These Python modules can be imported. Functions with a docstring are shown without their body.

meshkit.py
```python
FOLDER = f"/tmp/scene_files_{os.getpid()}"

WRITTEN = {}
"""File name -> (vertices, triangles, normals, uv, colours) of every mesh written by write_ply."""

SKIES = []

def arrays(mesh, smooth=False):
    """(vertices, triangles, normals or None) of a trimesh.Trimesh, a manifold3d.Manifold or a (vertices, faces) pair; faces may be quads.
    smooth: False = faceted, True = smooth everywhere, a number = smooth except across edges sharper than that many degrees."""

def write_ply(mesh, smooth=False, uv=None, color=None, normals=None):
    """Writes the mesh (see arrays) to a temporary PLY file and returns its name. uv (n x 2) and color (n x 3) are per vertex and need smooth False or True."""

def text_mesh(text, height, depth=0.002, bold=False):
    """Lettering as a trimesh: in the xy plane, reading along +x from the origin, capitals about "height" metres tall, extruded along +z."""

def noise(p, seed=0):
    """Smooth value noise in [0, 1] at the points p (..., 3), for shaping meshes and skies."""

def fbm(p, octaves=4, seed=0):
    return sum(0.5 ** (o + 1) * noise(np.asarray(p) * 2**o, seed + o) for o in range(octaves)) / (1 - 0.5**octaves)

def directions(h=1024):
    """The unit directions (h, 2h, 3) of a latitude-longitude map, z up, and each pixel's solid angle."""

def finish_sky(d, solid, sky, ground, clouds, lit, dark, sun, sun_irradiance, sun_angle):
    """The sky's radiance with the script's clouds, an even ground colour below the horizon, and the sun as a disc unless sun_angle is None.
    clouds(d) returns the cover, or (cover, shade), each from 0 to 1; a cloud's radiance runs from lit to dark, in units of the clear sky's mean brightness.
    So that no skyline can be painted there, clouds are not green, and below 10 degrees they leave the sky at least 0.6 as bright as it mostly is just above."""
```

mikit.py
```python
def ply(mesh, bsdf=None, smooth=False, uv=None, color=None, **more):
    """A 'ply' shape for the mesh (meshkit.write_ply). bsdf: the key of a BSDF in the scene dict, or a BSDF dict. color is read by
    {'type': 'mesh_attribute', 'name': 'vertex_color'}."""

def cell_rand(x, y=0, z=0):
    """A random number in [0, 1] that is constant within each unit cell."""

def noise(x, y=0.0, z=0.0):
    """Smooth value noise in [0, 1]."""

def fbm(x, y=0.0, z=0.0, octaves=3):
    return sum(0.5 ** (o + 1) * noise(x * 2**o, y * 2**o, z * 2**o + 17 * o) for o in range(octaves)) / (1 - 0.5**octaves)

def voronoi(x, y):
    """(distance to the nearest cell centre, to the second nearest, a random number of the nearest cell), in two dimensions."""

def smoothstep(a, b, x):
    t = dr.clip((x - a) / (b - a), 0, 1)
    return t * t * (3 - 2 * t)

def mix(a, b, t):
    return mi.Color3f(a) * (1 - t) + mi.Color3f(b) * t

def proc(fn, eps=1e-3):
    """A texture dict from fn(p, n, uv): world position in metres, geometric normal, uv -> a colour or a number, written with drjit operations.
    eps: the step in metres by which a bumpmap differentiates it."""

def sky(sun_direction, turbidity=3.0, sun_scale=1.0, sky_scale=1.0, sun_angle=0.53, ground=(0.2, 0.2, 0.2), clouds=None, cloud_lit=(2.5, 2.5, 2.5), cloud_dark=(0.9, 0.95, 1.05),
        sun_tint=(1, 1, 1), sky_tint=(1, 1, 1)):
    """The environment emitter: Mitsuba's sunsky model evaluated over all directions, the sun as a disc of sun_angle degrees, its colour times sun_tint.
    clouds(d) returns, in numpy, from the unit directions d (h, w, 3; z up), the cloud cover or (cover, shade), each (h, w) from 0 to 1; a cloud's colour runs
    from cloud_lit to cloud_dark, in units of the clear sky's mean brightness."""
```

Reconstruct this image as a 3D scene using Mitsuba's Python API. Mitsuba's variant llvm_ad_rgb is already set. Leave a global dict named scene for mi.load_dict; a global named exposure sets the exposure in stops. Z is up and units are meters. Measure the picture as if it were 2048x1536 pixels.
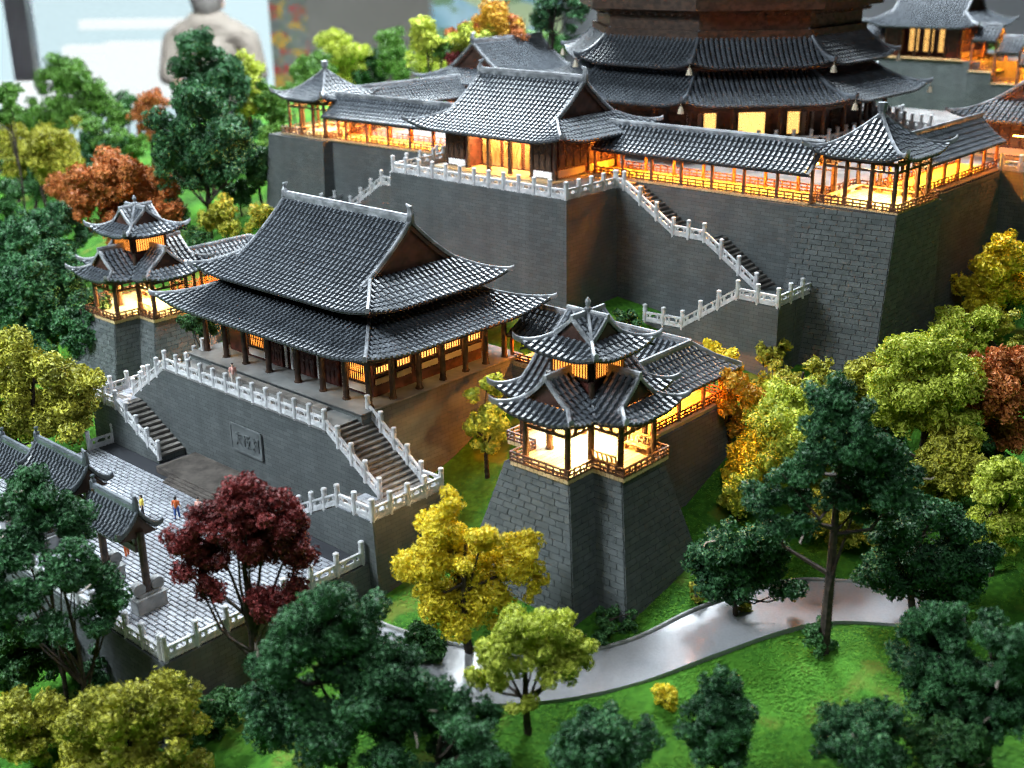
import math, random
import numpy as np, trimesh, manifold3d as m3
import mitsuba as mi, drjit as dr
import mikit, meshkit
from mikit import proc, noise, fbm, voronoi, cell_rand, smoothstep, mix
from scipy.interpolate import RBFInterpolator

# ---------------------------------------------------------------- camera, lamps, exposure
# The thing photographed is a scale model; lengths below are in model units of 2 cm (about one "metre" of the miniature).
S = 0.02
rng = np.random.default_rng(7)
scene, labels = {}, {}
A_ = np.asarray
FPX, PITCH, ROLL, AZ = 2400.0, math.radians(20.4), math.radians(-0.86), math.radians(47.8)


def _camera():
    cp, sp = math.cos(PITCH), math.sin(PITCH)
    fwd, right = A_([0, cp, -sp]), A_([1, 0, 0.0])
    up = np.cross(right, fwd)
    cr, sr = math.cos(ROLL), math.sin(ROLL)
    right, up = cr * right + sr * up, -sr * right + cr * up
    W = A_([[math.sin(AZ), -math.cos(AZ), 0], [math.cos(AZ), math.sin(AZ), 0], [0, 0, 1.0]])
    return W @ fwd, W @ right, W @ up


FWD, RIGHT, UP = _camera()
CAM = A_([53.15273436, -29.43437367, 37.57598716])


def ray(px, py):
    return FWD + RIGHT * (px - 1024) / FPX - UP * (py - 768) / FPX


def at(px, py, z=None, x=None, y=None, depth=None):
    d = ray(px, py)
    t = depth if depth is not None else (z - CAM[2]) / d[2] if z is not None else (x - CAM[0]) / d[0] if x is not None else (y - CAM[1]) / d[1]
    return CAM + t * d


def proj(p):
    v = np.asarray(p, float) - CAM
    zc = v @ FWD
    return np.stack([1024 + FPX * (v @ RIGHT) / zc, 768 - FPX * (v @ UP) / zc, zc], -1)


exposure = 2.12
T = mi.ScalarTransform4f
scene['camera'] = {'type': 'thinlens', 'fov': 2 * math.degrees(math.atan(1024 / FPX)), 'fov_axis': 'x',
                   'to_world': T().look_at(origin=(CAM * S).tolist(), target=((CAM + FWD) * S).tolist(), up=UP.tolist()),
                   'aperture_radius': 0.26 * S, 'focus_distance': 86 * S, 'near_clip': 0.02, 'far_clip': 60.0}


def ceiling_panel(key, x, y, z, hx, hy, rad, label, rot=0.0):
    c, s = math.cos(rot), math.sin(rot)
    P = A_([[-hx, -hy], [hx, -hy], [hx, hy], [-hx, hy]]) @ A_([[c, s], [-s, c]]) + [x, y]
    v = np.c_[P, np.full(4, z)]
    v2 = np.r_[v, v + [0, 0, 3]]
    f = A_([[0, 3, 2], [0, 2, 1]])
    # the luminous sheet and its metal tray above it
    scene[key + '__diffuser'] = mikit.ply((v * S, f), 'mat_white_paint', emitter={'type': 'area', 'radiance': {'type': 'rgb', 'value': list(rad)}, 'sampling_weight': 16.0})
    q = [[4, 5, 6], [4, 6, 7]] + [t for i in range(4) for t in ([i, (i + 1) % 4, 4 + (i + 1) % 4], [i, 4 + (i + 1) % 4, 4 + i])]
    scene[key + '__tray'] = mikit.ply((v2 * S, A_(q)), 'mat_white_paint')
    labels[key] = {'label': label, 'category': 'ceiling lamp', 'group': 'ceiling lamps of the room'}


COOL = A_([0.86, 0.95, 1.0])
ceiling_panel('ceiling_lamp', -26, 92, 108, 15, 15, COOL * 25.0, 'square cool white ceiling lamp high over the back of the model')
ceiling_panel('ceiling_lamp_001', -52, -52, 92, 26, 26, COOL * 9.2, 'long cool white ceiling lamp high over the left front of the model')
ceiling_panel('ceiling_lamp_002', -165, 170, 150, 50, 50, COOL * 11.0, 'large white ceiling lamp in the room behind the model', .8)

ceiling_panel('ceiling_lamp_003', 62, -20, 112, 22, 22, COOL * 1.6, 'square cool white ceiling lamp high over the right front of the model')

# ---------------------------------------------------------------- mesh and scene helpers
used = {}


def K(base):
    n = used.get(base)
    used[base] = 0 if n is None else n + 1
    return base if n is None else f'{base}_{n + 1:03d}'


GROUPS = {'gallery': 'roofed galleries', 'gallery_wall': 'walls under the galleries', 'pavilion': 'cross shaped pavilions', 'square_pavilion': 'square pavilions', 'tower_base': 'brick bases of the pavilions', 'corner_tower': 'corner towers of the upper platform', 'staircase': 'stone staircases',
          'landing': 'stair landings of the hall terrace', 'gatehouse': 'gatehouses with hip and gable roofs', 'person': 'people', 'stair_wall': 'walls carrying the zigzag stairs', 'poster': 'posters behind the model', 'bush': 'small bushes'}


def thing(name, label=None, cat=None, group=None, kind=None):
    key = K(name)
    group = group or GROUPS.get(name)
    d = {}
    for k, v in (('label', label), ('category', cat), ('group', group), ('kind', kind)):
        if v: d[k] = v
    labels[key] = d
    return key


LED = 4.2


class MB:
    def __init__(s): s.v, s.f, s.n = [], [], 0

    def add(s, v, f):
        v, f = A_(v, float), A_(f, int)
        if f.shape[1] == 4: f = np.vstack([f[:, [0, 1, 2]], f[:, [0, 2, 3]]])
        s.v.append(v); s.f.append(f + s.n); s.n += len(v)
        return s

    HEX = A_([[0, 3, 2, 1], [4, 5, 6, 7], [0, 1, 5, 4], [1, 2, 6, 5], [2, 3, 7, 6], [3, 0, 4, 7]])

    def hexa(s, c8): return s.add(c8, s.HEX)

    def box(s, x0, x1, y0, y1, z0, z1):
        return s.hexa([[x0, y0, z0], [x1, y0, z0], [x1, y1, z0], [x0, y1, z0], [x0, y0, z1], [x1, y0, z1], [x1, y1, z1], [x0, y1, z1]])

    def bar(s, a, b, w, h, up=(0, 0, 1)):
        a, b = A_(a, float), A_(b, float)
        e = (b - a) / np.linalg.norm(b - a)
        n = np.cross(e, up); n /= np.linalg.norm(n)
        u = np.cross(n, e)
        n, u = -n * w / 2, u * h / 2
        # order: a/b along e
        return s.hexa([a + n - u, a - n - u, b - n - u, b + n - u, a + n + u, a - n + u, b - n + u, b + n + u])

    def tube(s, pts, r, n=8, cap=True):
        p = A_(pts, float); r = np.broadcast_to(r, (len(p),))
        t = np.gradient(p, axis=0); t /= np.linalg.norm(t, axis=1, keepdims=True) + 1e-12
        a = np.cross(t, np.where(np.abs(t[:, 2:]) < 0.9, [0, 0, 1.0], [1.0, 0, 0])); a /= np.linalg.norm(a, axis=1, keepdims=True) + 1e-12
        b = np.cross(t, a); g = np.arange(n) * 2 * np.pi / n
        v = (p[:, None] + r[:, None, None] * (np.cos(g)[None, :, None] * a[:, None] + np.sin(g)[None, :, None] * b[:, None])).reshape(-1, 3)
        f = [[i * n + j, i * n + (j + 1) % n, (i + 1) * n + (j + 1) % n, (i + 1) * n + j] for i in range(len(p) - 1) for j in range(n)]
        s.add(v, f)
        if cap:
            k = len(p) - 1
            s.add(v[:n], [[0, n - 1 - j, n - 2 - j] for j in range(n - 2)])
            s.add(v[k * n:], [[0, j + 1, j + 2] for j in range(n - 2)])
        return s

    def ridge(s, pts, w, h, sink=0.12):
        p = A_(pts, float)
        t = np.gradient(p, axis=0); t[:, 2] *= 1
        a = np.cross(t, [0, 0, 1.0]); a /= np.linalg.norm(a, axis=1, keepdims=True) + 1e-12
        z = A_([0, 0, 1.0])
        prof = [(-.5, -sink), (-.5, h * .55), (-.3, h), (.3, h), (.5, h * .55), (.5, -sink)]
        m = len(prof)
        v = np.stack([p + a * w * q[0] + z * q[1] for q in prof], 1).reshape(-1, 3)
        f = [[i * m + j, i * m + (j + 1) % m, (i + 1) * m + (j + 1) % m, (i + 1) * m + j] for i in range(len(p) - 1) for j in range(m)]
        s.add(v, f)
        k = (len(p) - 1) * m
        s.add(v[:m], [[0, m - 1 - j, m - 2 - j] for j in range(m - 2)]); s.add(v[k:], [[0, j + 1, j + 2] for j in range(m - 2)])
        return s

    def poly(s, pts, thick):
        """a flat polygon (star-shaped from its mean) extruded by the vector thick"""
        p = A_(pts, float); q = p + A_(thick, float); n = len(p)
        c = np.r_[[p.mean(0)], [q.mean(0)]]
        v = np.r_[p, q, c]
        f = [[2 * n, (i + 1) % n, i] for i in range(n)] + [[2 * n + 1, n + i, n + (i + 1) % n] for i in range(n)]
        f += [t for i in range(n) for t in ([i, (i + 1) % n, n + (i + 1) % n], [i, n + (i + 1) % n, n + i])]
        return s.add(v, f)

    def get(s): return np.vstack(s.v), np.vstack(s.f)


def emit(key, mb, bsdf, smooth=False, rad=None, weight=0.6, label=None, kind=None, **kw):
    v, f = mb.get() if isinstance(mb, MB) else mb
    if not (key in labels and key not in scene): key = K(key)
    if rad is not None:
        kw['emitter'] = {'type': 'area', 'radiance': {'type': 'rgb', 'value': [float(x) * LED for x in rad]}, 'sampling_weight': weight}
    scene[key] = mikit.ply((A_(v) * S, f), 'mat_' + bsdf if isinstance(bsdf, str) else bsdf, smooth=smooth, **kw)
    if label or kind:
        labels[key] = {k: x for k, x in (('label', label), ('kind', kind)) if x}
    return key


def pieces(parent, name, plural, items, bsdfs, nmax=300, pxmin=10.0, size=0.5, facing=None):
    """The pieces that show largest become parts of their own; the rest is one part of stuff. items: (vertices, faces, normal or None)."""
    if not items: return
    c = A_([i[0].mean(0) for i in items]); nrm = A_([i[2] for i in items])
    q = proj(c)
    vis = (q[:, 0] > -10) & (q[:, 0] < 2058) & (q[:, 1] > -10) & (q[:, 1] < 1546) & (((CAM - c) * nrm).sum(1) > 0) & (size * FPX / q[:, 2] >= pxmin)
    order = np.argsort(np.where(vis, q[:, 2], 1e9))
    take = [i for i in order[:nmax] if vis[i]]
    tk = set(take)
    r = random.Random(hash(len(items)) & 0xffff)
    for i in take:
        key = K(f'{parent}__{name}')
        scene[key] = mikit.ply((items[i][0] * S, items[i][1]), 'mat_' + bsdfs[r.randrange(len(bsdfs))])
    rest = [[] for _ in bsdfs]
    m = MB()
    for i in range(len(items)):
        if i not in tk: m.add(items[i][0], items[i][1])
    if m.n: emit(f'{parent}__{plural}', m, bsdfs[0], kind='stuff')
# ---------------------------------------------------------------- materials (metres of the world -> model units by 1/S)
def rgb(*c): return {'type': 'rgb', 'value': list(c)}


def pr(base, rough=0.6, spec=0.5, **kw):
    return {'type': 'twosided', 'bsdf': {'type': 'principled', 'base_color': base if isinstance(base, dict) else rgb(*base), 'roughness': rough, 'specular': spec, **kw}}


def bump(b, fn, scale, eps=0.0006):
    return {'type': 'twosided', 'bsdf': {'type': 'bumpmap', 'arbitrary': proc(fn, eps), 'scale': scale, 'bsdf': b['bsdf']}}


def mottle(a, b, f1, f2=None, lo=.25, hi=.75):
    def fn(p, n, uv):
        q = p / S
        return mix(a, b, smoothstep(lo, hi, fbm(q.x * f1, q.y * f1, q.z * f1, 3)))
    return proc(fn)


class _Materials(dict):
    def __setitem__(s, k, v): scene['mat_' + k] = v


M = _Materials()
M['white_paint'] = pr((.8, .8, .8), .7)
M['wood'] = pr(mottle((.026, .014, .009), (.062, .034, .021), 2.5), .5)
M['brown_stone'] = pr(mottle((.045, .038, .034), (.095, .083, .074), 1.5), .75)
M['wood_red'] = pr(mottle((.055, .014, .012), (.11, .032, .024), 2.0), .5)
M['wood_floor'] = pr(mottle((.34, .22, .10), (.50, .34, .17), 1.2), .5)
M['rail_wood'] = pr(mottle((.045, .020, .012), (.09, .04, .024), 3.0), .5)
M['white_plaster'] = pr(mottle((.76, .78, .80), (.86, .88, .90), 2.0), .6)
M['cream'] = pr((.55, .44, .26), .6)
for k, (a, b) in {'roof_tile': ((.066, .076, .090), (.098, .112, .130)), 'roof_tile_dark': ((.056, .065, .077), (.085, .097, .113)), 'roof_tile_pale': ((.078, .090, .106), (.120, .136, .158))}.items():
    M[k] = pr(mottle(a, b, 1.2), .36, .55)
M['roof_pan'] = pr(mottle((.010, .011, .013), (.020, .022, .025), 2.0), .5, .4)
M['ridge_paint'] = pr(mottle((.10, .108, .12), (.30, .315, .34), 1.4, lo=.25, hi=.8), .4, .6)
M['gable_board'] = pr(mottle((.036, .016, .012), (.065, .029, .022), 1.5), .55)
M['brick_a'] = pr(mottle((.078, .090, .094), (.106, .119, .124), 1.8), .75, .3)
M['brick_b'] = pr(mottle((.073, .085, .089), (.100, .113, .118), 1.8), .75, .3)
M['brick_c'] = pr(mottle((.083, .095, .099), (.112, .125, .130), 1.8), .75, .3)
M['joint'] = pr((.042, .047, .050), .9, .1)
M['wood_mid'] = pr(mottle((.12, .055, .030), (.20, .095, .05), 2.5), .5)
M['court'] = pr(mottle((.10, .10, .10), (.16, .16, .16), .8), .6)


def fine_brick(p, n, uv):
    q = p / S
    nx = dr.abs(n.x) > dr.abs(n.y)
    u = dr.select(nx, q.y, q.x)
    row = dr.floor(q.z / .30)
    a = u / .82 + .5 * (row - 2 * dr.floor(row / 2))
    fu, fz = a - dr.floor(a), q.z / .30 - row
    joint = smoothstep(0, .05, dr.minimum(fu, 1 - fu)) * smoothstep(0, .12, dr.minimum(fz, 1 - fz))
    return joint, cell_rand(dr.floor(a), row, 3)


def wall_col(p, n, uv):
    q = p / S
    j, r = fine_brick(p, n, uv)
    base = mix((.060, .070, .074), (.105, .118, .121), .55 * fbm(q.x * .5, q.y * .5, q.z * .5, 3) + .45 * r)
    st = fbm(q.x * .9 + q.y * .9, q.z * .10, 4, 3)
    return base * (.66 + .34 * j) * (.78 + .4 * st)


def wall_h(p, n, uv): return fine_brick(p, n, uv)[0] * .6 + .4 * noise(p.x / S * 9, p.y / S * 9, p.z / S * 9)


M['fine_brick_wall'] = bump(pr(proc(wall_col), .75, .3), wall_h, .0008)
M['coping'] = pr(mottle((.20, .21, .215), (.32, .33, .335), 2), .7)
M['step_stone'] = pr(mottle((.085, .078, .072), (.17, .158, .145), 1.5), .75)
M['marble'] = pr(mottle((.36, .37, .385), (.54, .55, .57), 2.2), .5)
M['paver_a'] = pr(mottle((.26, .275, .31), (.35, .37, .41), 1.1), .55)
M['paver_b'] = pr(mottle((.23, .245, .28), (.31, .33, .37), 1.1), .55)
M['paver_c'] = pr(mottle((.30, .315, .35), (.39, .41, .45), 1.1), .55)
M['paver_joint'] = pr((.035, .038, .045), .9, .2)
M['terrace_floor'] = pr(mottle((.10, .105, .105), (.17, .175, .175), .8), .65)


def plank_floor(p, n, uv):
    q = p / S
    f = q.x / .34 - dr.floor(q.x / .34)
    c = mix((.46, .33, .17), (.62, .47, .27), cell_rand(dr.floor(q.x / .34), dr.floor(q.y / 3.1 + 3 * cell_rand(dr.floor(q.x / .34), 0, 1)), 2))
    return c * (.35 + .65 * smoothstep(0, .1, dr.minimum(f, 1 - f)))


M['plank_floor'] = pr(proc(plank_floor), .5)


def grass_col(p, n, uv):
    q = p / S
    a = fbm(q.x * .22, q.y * .22, 0, 3); b = fbm(q.x * 3.2, q.y * 3.2, q.z * 3.2, 3)
    c = mix((.022, .095, .009), (.070, .225, .020), smoothstep(.25, .75, .45 * a + .55 * b))
    return mix(c, (.17, .17, .03), .55 * smoothstep(.60, .76, fbm(q.x * .35 + 31, q.y * .35, 5, 3)))


def grass_h(p, n, uv): return fbm(p.x / S * 5, p.y / S * 5, p.z / S * 5, 3)


M['grass'] = bump(pr(proc(grass_col), .9, .2), grass_h, .004)
M['turf_flake'] = pr(proc(lambda p, n, uv: mix((.05, .17, .016), (.11, .29, .03), noise(p.x / S * 4, p.y / S * 4, p.z / S * 4))), .9, .2)


def road_col(p, n, uv):
    q = p / S
    return mix((.24, .245, .265), (.34, .345, .37), fbm(q.x * .5, q.y * .5, 1, 3) * .6 + .4 * noise(q.x * 11, q.y * 11, 2))


M['road'] = pr(proc(road_col), .24, .9)
M['kerb'] = pr(mottle((.22, .23, .22), (.33, .34, .33), 2), .7)
M['pale_twig'] = pr((.36, .30, .26), .6)
M['bark'] = pr(mottle((.018, .013, .011), (.06, .042, .033), 4), .8)
LEAF = {'dark_green': ((.010, .046, .018), (.060, .185, .066)), 'deep_green': ((.012, .055, .016), (.070, .19, .055)), 'mid_green': ((.045, .13, .018), (.15, .31, .05)),
        'olive': ((.17, .18, .015), (.52, .50, .06)), 'lime': ((.26, .32, .024), (.66, .72, .11)), 'yellow': ((.50, .40, .012), (.90, .76, .06)),
        'orange': ((.24, .070, .014), (.60, .21, .06)), 'red': ((.055, .008, .008), (.25, .036, .034)), 'gold': ((.40, .21, .012), (.68, .40, .04))}


def leaf_tex(a, b):
    def fn(p, n, uv):
        q = p / S
        return mix(a, b, smoothstep(.2, .8, .62 * noise(q.x * 6, q.y * 6, q.z * 6) + .38 * noise(q.x * .7, q.y * .7, q.z * .7 + 9)))
    return proc(fn)


for k, (a, b) in LEAF.items():
    M['leaf_' + k] = pr(leaf_tex(a, b), .55, .35)
for k, c in {'skin': (.62, .40, .30), 'cloth_yellow': (.75, .62, .12), 'cloth_orange': (.55, .12, .03), 'cloth_blue': (.05, .10, .28), 'cloth_pink': (.75, .42, .36), 'cloth_teal': (.10, .35, .38), 'cloth_white': (.75, .70, .66), 'hair': (.015, .012, .012), 'cloth_dark': (.04, .04, .05), 'jacket': (.34, .29, .245), 'cap': (.20, .185, .17)}.items():
    M[k] = pr(c, .7, .3)
M['slate_panel'] = pr(mottle((.22, .20, .175), (.27, .245, .215), .02), .8, .2)
M['pale_wall'] = pr((.72, .74, .77), .8)
M['lamp_glass'] = pr((.9, .8, .6), .5)
M['bell'] = pr((.55, .48, .36), .4)
M['metal_frame'] = pr((.33, .32, .34), .4, metallic=.4)


def poster_col(p, n, uv):
    q = p / S
    a = fbm(q.x * .3, q.y * .3, q.z * .3, 3); b = fbm(q.x * .16 + 40, q.y * .16, q.z * .16 + 9, 4); v = noise(q.x * .5, q.y * .5, q.z * .5)
    c = mix((.10, .10, .09), (.30, .32, .28), a)
    c = mix(c, (.62, .36, .05), smoothstep(.52, .62, b))
    c = mix(c, (.45, .06, .05), smoothstep(.55, .63, fbm(q.x * .25 + 7, q.y * .25 + 3, q.z * .25, 3)))
    return mix(c, (.16, .20, .10), smoothstep(.58, .66, v) * .6)


M['autumn_poster'] = pr(proc(poster_col), .6)


def poster2_col(p, n, uv):
    q = p / S
    a = fbm(q.x * .05, q.y * .05, q.z * .05, 3); b = fbm(q.x * .09 + 12, q.y * .09, q.z * .09, 3)
    c = mix((.20, .45, .55), (.55, .78, .88), smoothstep(.3, .7, a))
    c = mix(c, (.22, .38, .20), smoothstep(.52, .62, b))
    return mix(c, (.62, .72, .40), smoothstep(.55, .66, fbm(q.x * .07, q.y * .07 + 22, q.z * .07, 2)))


M['garden_poster'] = pr(proc(poster2_col), .6)
WARM, AMBER, GOLDEN = A_([1.0, .60, .22]), A_([1.0, .27, .018]), A_([1.0, .55, .15])

# ---------------------------------------------------------------- the ground
GP = A_([(14, 20, -1.9), (17, 22, -2.1), (12, 16, -2.2), (16, 30, -1.0), (19, 26, -1.9), (11.5, 40, 3.2), (14, 36, 1.2), (9, 51, 5.6), (17, 52, 5.2), (17, 62, 5.2), (18, 78, 6.5), (30, 92, 8), (32, 48, 1.2), (24, 31, -2.3), (19, 18, -2.3), (15, 14, -2.4), (10, 11, -2.4),
         (28, 32, -2.2), (22, 37, -1.9), (30, 36, -2.0), (26, 20, -2.5), (30, 10, -3.2), (20, 4, -3.5), (38, 20, -3), (44, -6, -5), (0, -4, -6.5), (-10, -6, -6.2), (-30, -8, -6), (6, -2, -5.2), (5, 7, -3.6), (3, 14, -2.4), (2.5, 22, -.6), (-2, 30, 1.4), (4, 28, .8), (3, 20, -1.6),
         (-4, 40, 6.2), (-16, 41, 6.4), (-30, 40, 4.0), (-35, 12, -1.2), (-40, 20, .2), (-38, 28, 1.2), (-46, 24, .2), (-46, 34, 3.5), (-55, 26, -1.5), (-60, 44, 5), (-55, 48, 8), (-62, 56, 9.5), (-72, 40, 3), (-80, 66, 8), (-100, 80, 7), (-70, 90, 11), (-40, 120, 12), (0, 122, 12),
         (40, 112, 10), (60, 80, 6), (60, 30, -2), (60, -30, -8), (-60, 0, -4), (-80, 20, -3), (-110, 40, 0), (-130, 100, 6), (-100, 140, 9), (-40, 170, 12), (30, 170, 12), (80, 140, 9), (20, 56, 4.5), (24, 66, 4.5), (26, 44, -.2), (5, 48, 6.0)], float)
_g = RBFInterpolator(GP[:, :2], GP[:, 2], kernel='thin_plate_spline', smoothing=4.0)


def ground(x, y):
    x, y = np.atleast_1d(A_(x, float)), np.atleast_1d(A_(y, float))
    return _g(np.c_[x.ravel(), y.ravel()]).reshape(x.shape)


gx, gy = np.meshgrid(np.r_[np.arange(-150, -60, 3.0), np.arange(-60, 40, .9), np.arange(40, 91, 3.0)], np.r_[np.arange(-40, 70, .9), np.arange(70, 180, 3.0)], indexing='ij')
gz = ground(gx, gy)
gz += .16 * (meshkit.noise(np.stack([gx * .35, gy * .35, gx * 0], -1)) - .5)
v = np.stack([gx, gy, gz], -1)
n0, n1 = gx.shape
idx = np.arange(n0 * n1).reshape(n0, n1)
f = np.stack([idx[:-1, :-1], idx[1:, :-1], idx[1:, 1:], idx[:-1, 1:]], -1).reshape(-1, 4)
emit('lawn', (v.reshape(-1, 3), np.vstack([f[:, [0, 1, 2]], f[:, [0, 2, 3]]])), 'grass', smooth=True)
labels['lawn'] = {'label': 'bright green flocked lawn rising over the whole hillside', 'category': 'lawn', 'kind': 'structure'}

# the curving grey path at the lower right: outer and inner edge points read off the ground
near = [at(700, 1310, z=-2.4), at(800, 1355, z=-2.35), at(940, 1405, z=-2.35), at(1100, 1402, z=-2.3), at(1270, 1370, z=-2.25), at(1450, 1308, z=-2.2), at(1640, 1246, z=-2.1), at(1810, 1252, z=-2.1), at(1930, 1285, z=-2.2)]
far = [at(700, 1215, z=-2.4), at(800, 1262, z=-2.35), at(930, 1300, z=-2.3), at(1080, 1322, z=-2.25), at(1245, 1293, z=-2.2), at(1410, 1225, z=-2.1), at(1620, 1165, z=-2.0), at(1830, 1180, z=-2.0), at(1930, 1215, z=-2.1)]


def spline(P, n):
    P = A_(P); t = np.linspace(0, len(P) - 1, n); i = np.clip(t.astype(int), 0, len(P) - 2); u = (t - i)[:, None]
    g = np.gradient(P, axis=0)
    return (2 * u**3 - 3 * u**2 + 1) * P[i] + (u**3 - 2 * u**2 + u) * g[i] + (-2 * u**3 + 3 * u**2) * P[i + 1] + (u**3 - u**2) * g[i + 1]


NR, FR = spline(near, 60), spline(far, 60)


def road_z(P): return np.maximum(ground(P[:, 0], P[:, 1]), -9) + .22


ts = np.linspace(0, 1, 9)
g = np.stack([NR + (FR - NR) * t for t in ts], 1)
zz = np.max([ground(g[:, k, 0], g[:, k, 1]) for k in range(9)], axis=0) + .2
zz = np.convolve(np.pad(zz, 4, mode='edge'), np.ones(9) / 9, 'valid')
g[:, :, 2] = np.stack([ground(g[:, k, 0], g[:, k, 1]) for k in range(9)], 1) * .5 + zz[:, None] * .5 + .0
g[:, :, 2] = np.maximum(g[:, :, 2], np.stack([ground(g[:, k, 0], g[:, k, 1]) for k in range(9)], 1) + .12)
g = np.concatenate([g[:, :1] - [0, 0, .5], g, g[:, -1:] - [0, 0, .5]], 1)
v = g.reshape(-1, 3)
idx = np.arange(60 * 11).reshape(60, 11)
f = np.stack([idx[:-1, :-1], idx[1:, :-1], idx[1:, 1:], idx[:-1, 1:]], -1).reshape(-1, 4)
g_road_n, g_road_f = g[:, 1, :2].copy(), g[:, -2, :2].copy()
emit('path', (v, np.vstack([f[:, [0, 1, 2]], f[:, [0, 2, 3]]])), 'road', smooth=40)
labels['path'] = {'label': 'shiny grey path curving past the lit tower at lower right', 'category': 'path', 'kind': 'structure'}
k = thing('kerb', 'thin stone kerb along the far edge of the grey path', 'kerb', kind='structure')
mb = MB(); mb.ridge(g[:, -2] + [0, 0, .02], .22, .16, sink=.3); emit(k, mb, 'kerb')

# ---------------------------------------------------------------- roofs
TILES = ['roof_tile', 'roof_tile', 'roof_tile', 'roof_tile_dark', 'roof_tile_pale']
ZV = A_([0, 0, 1.0])


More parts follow.
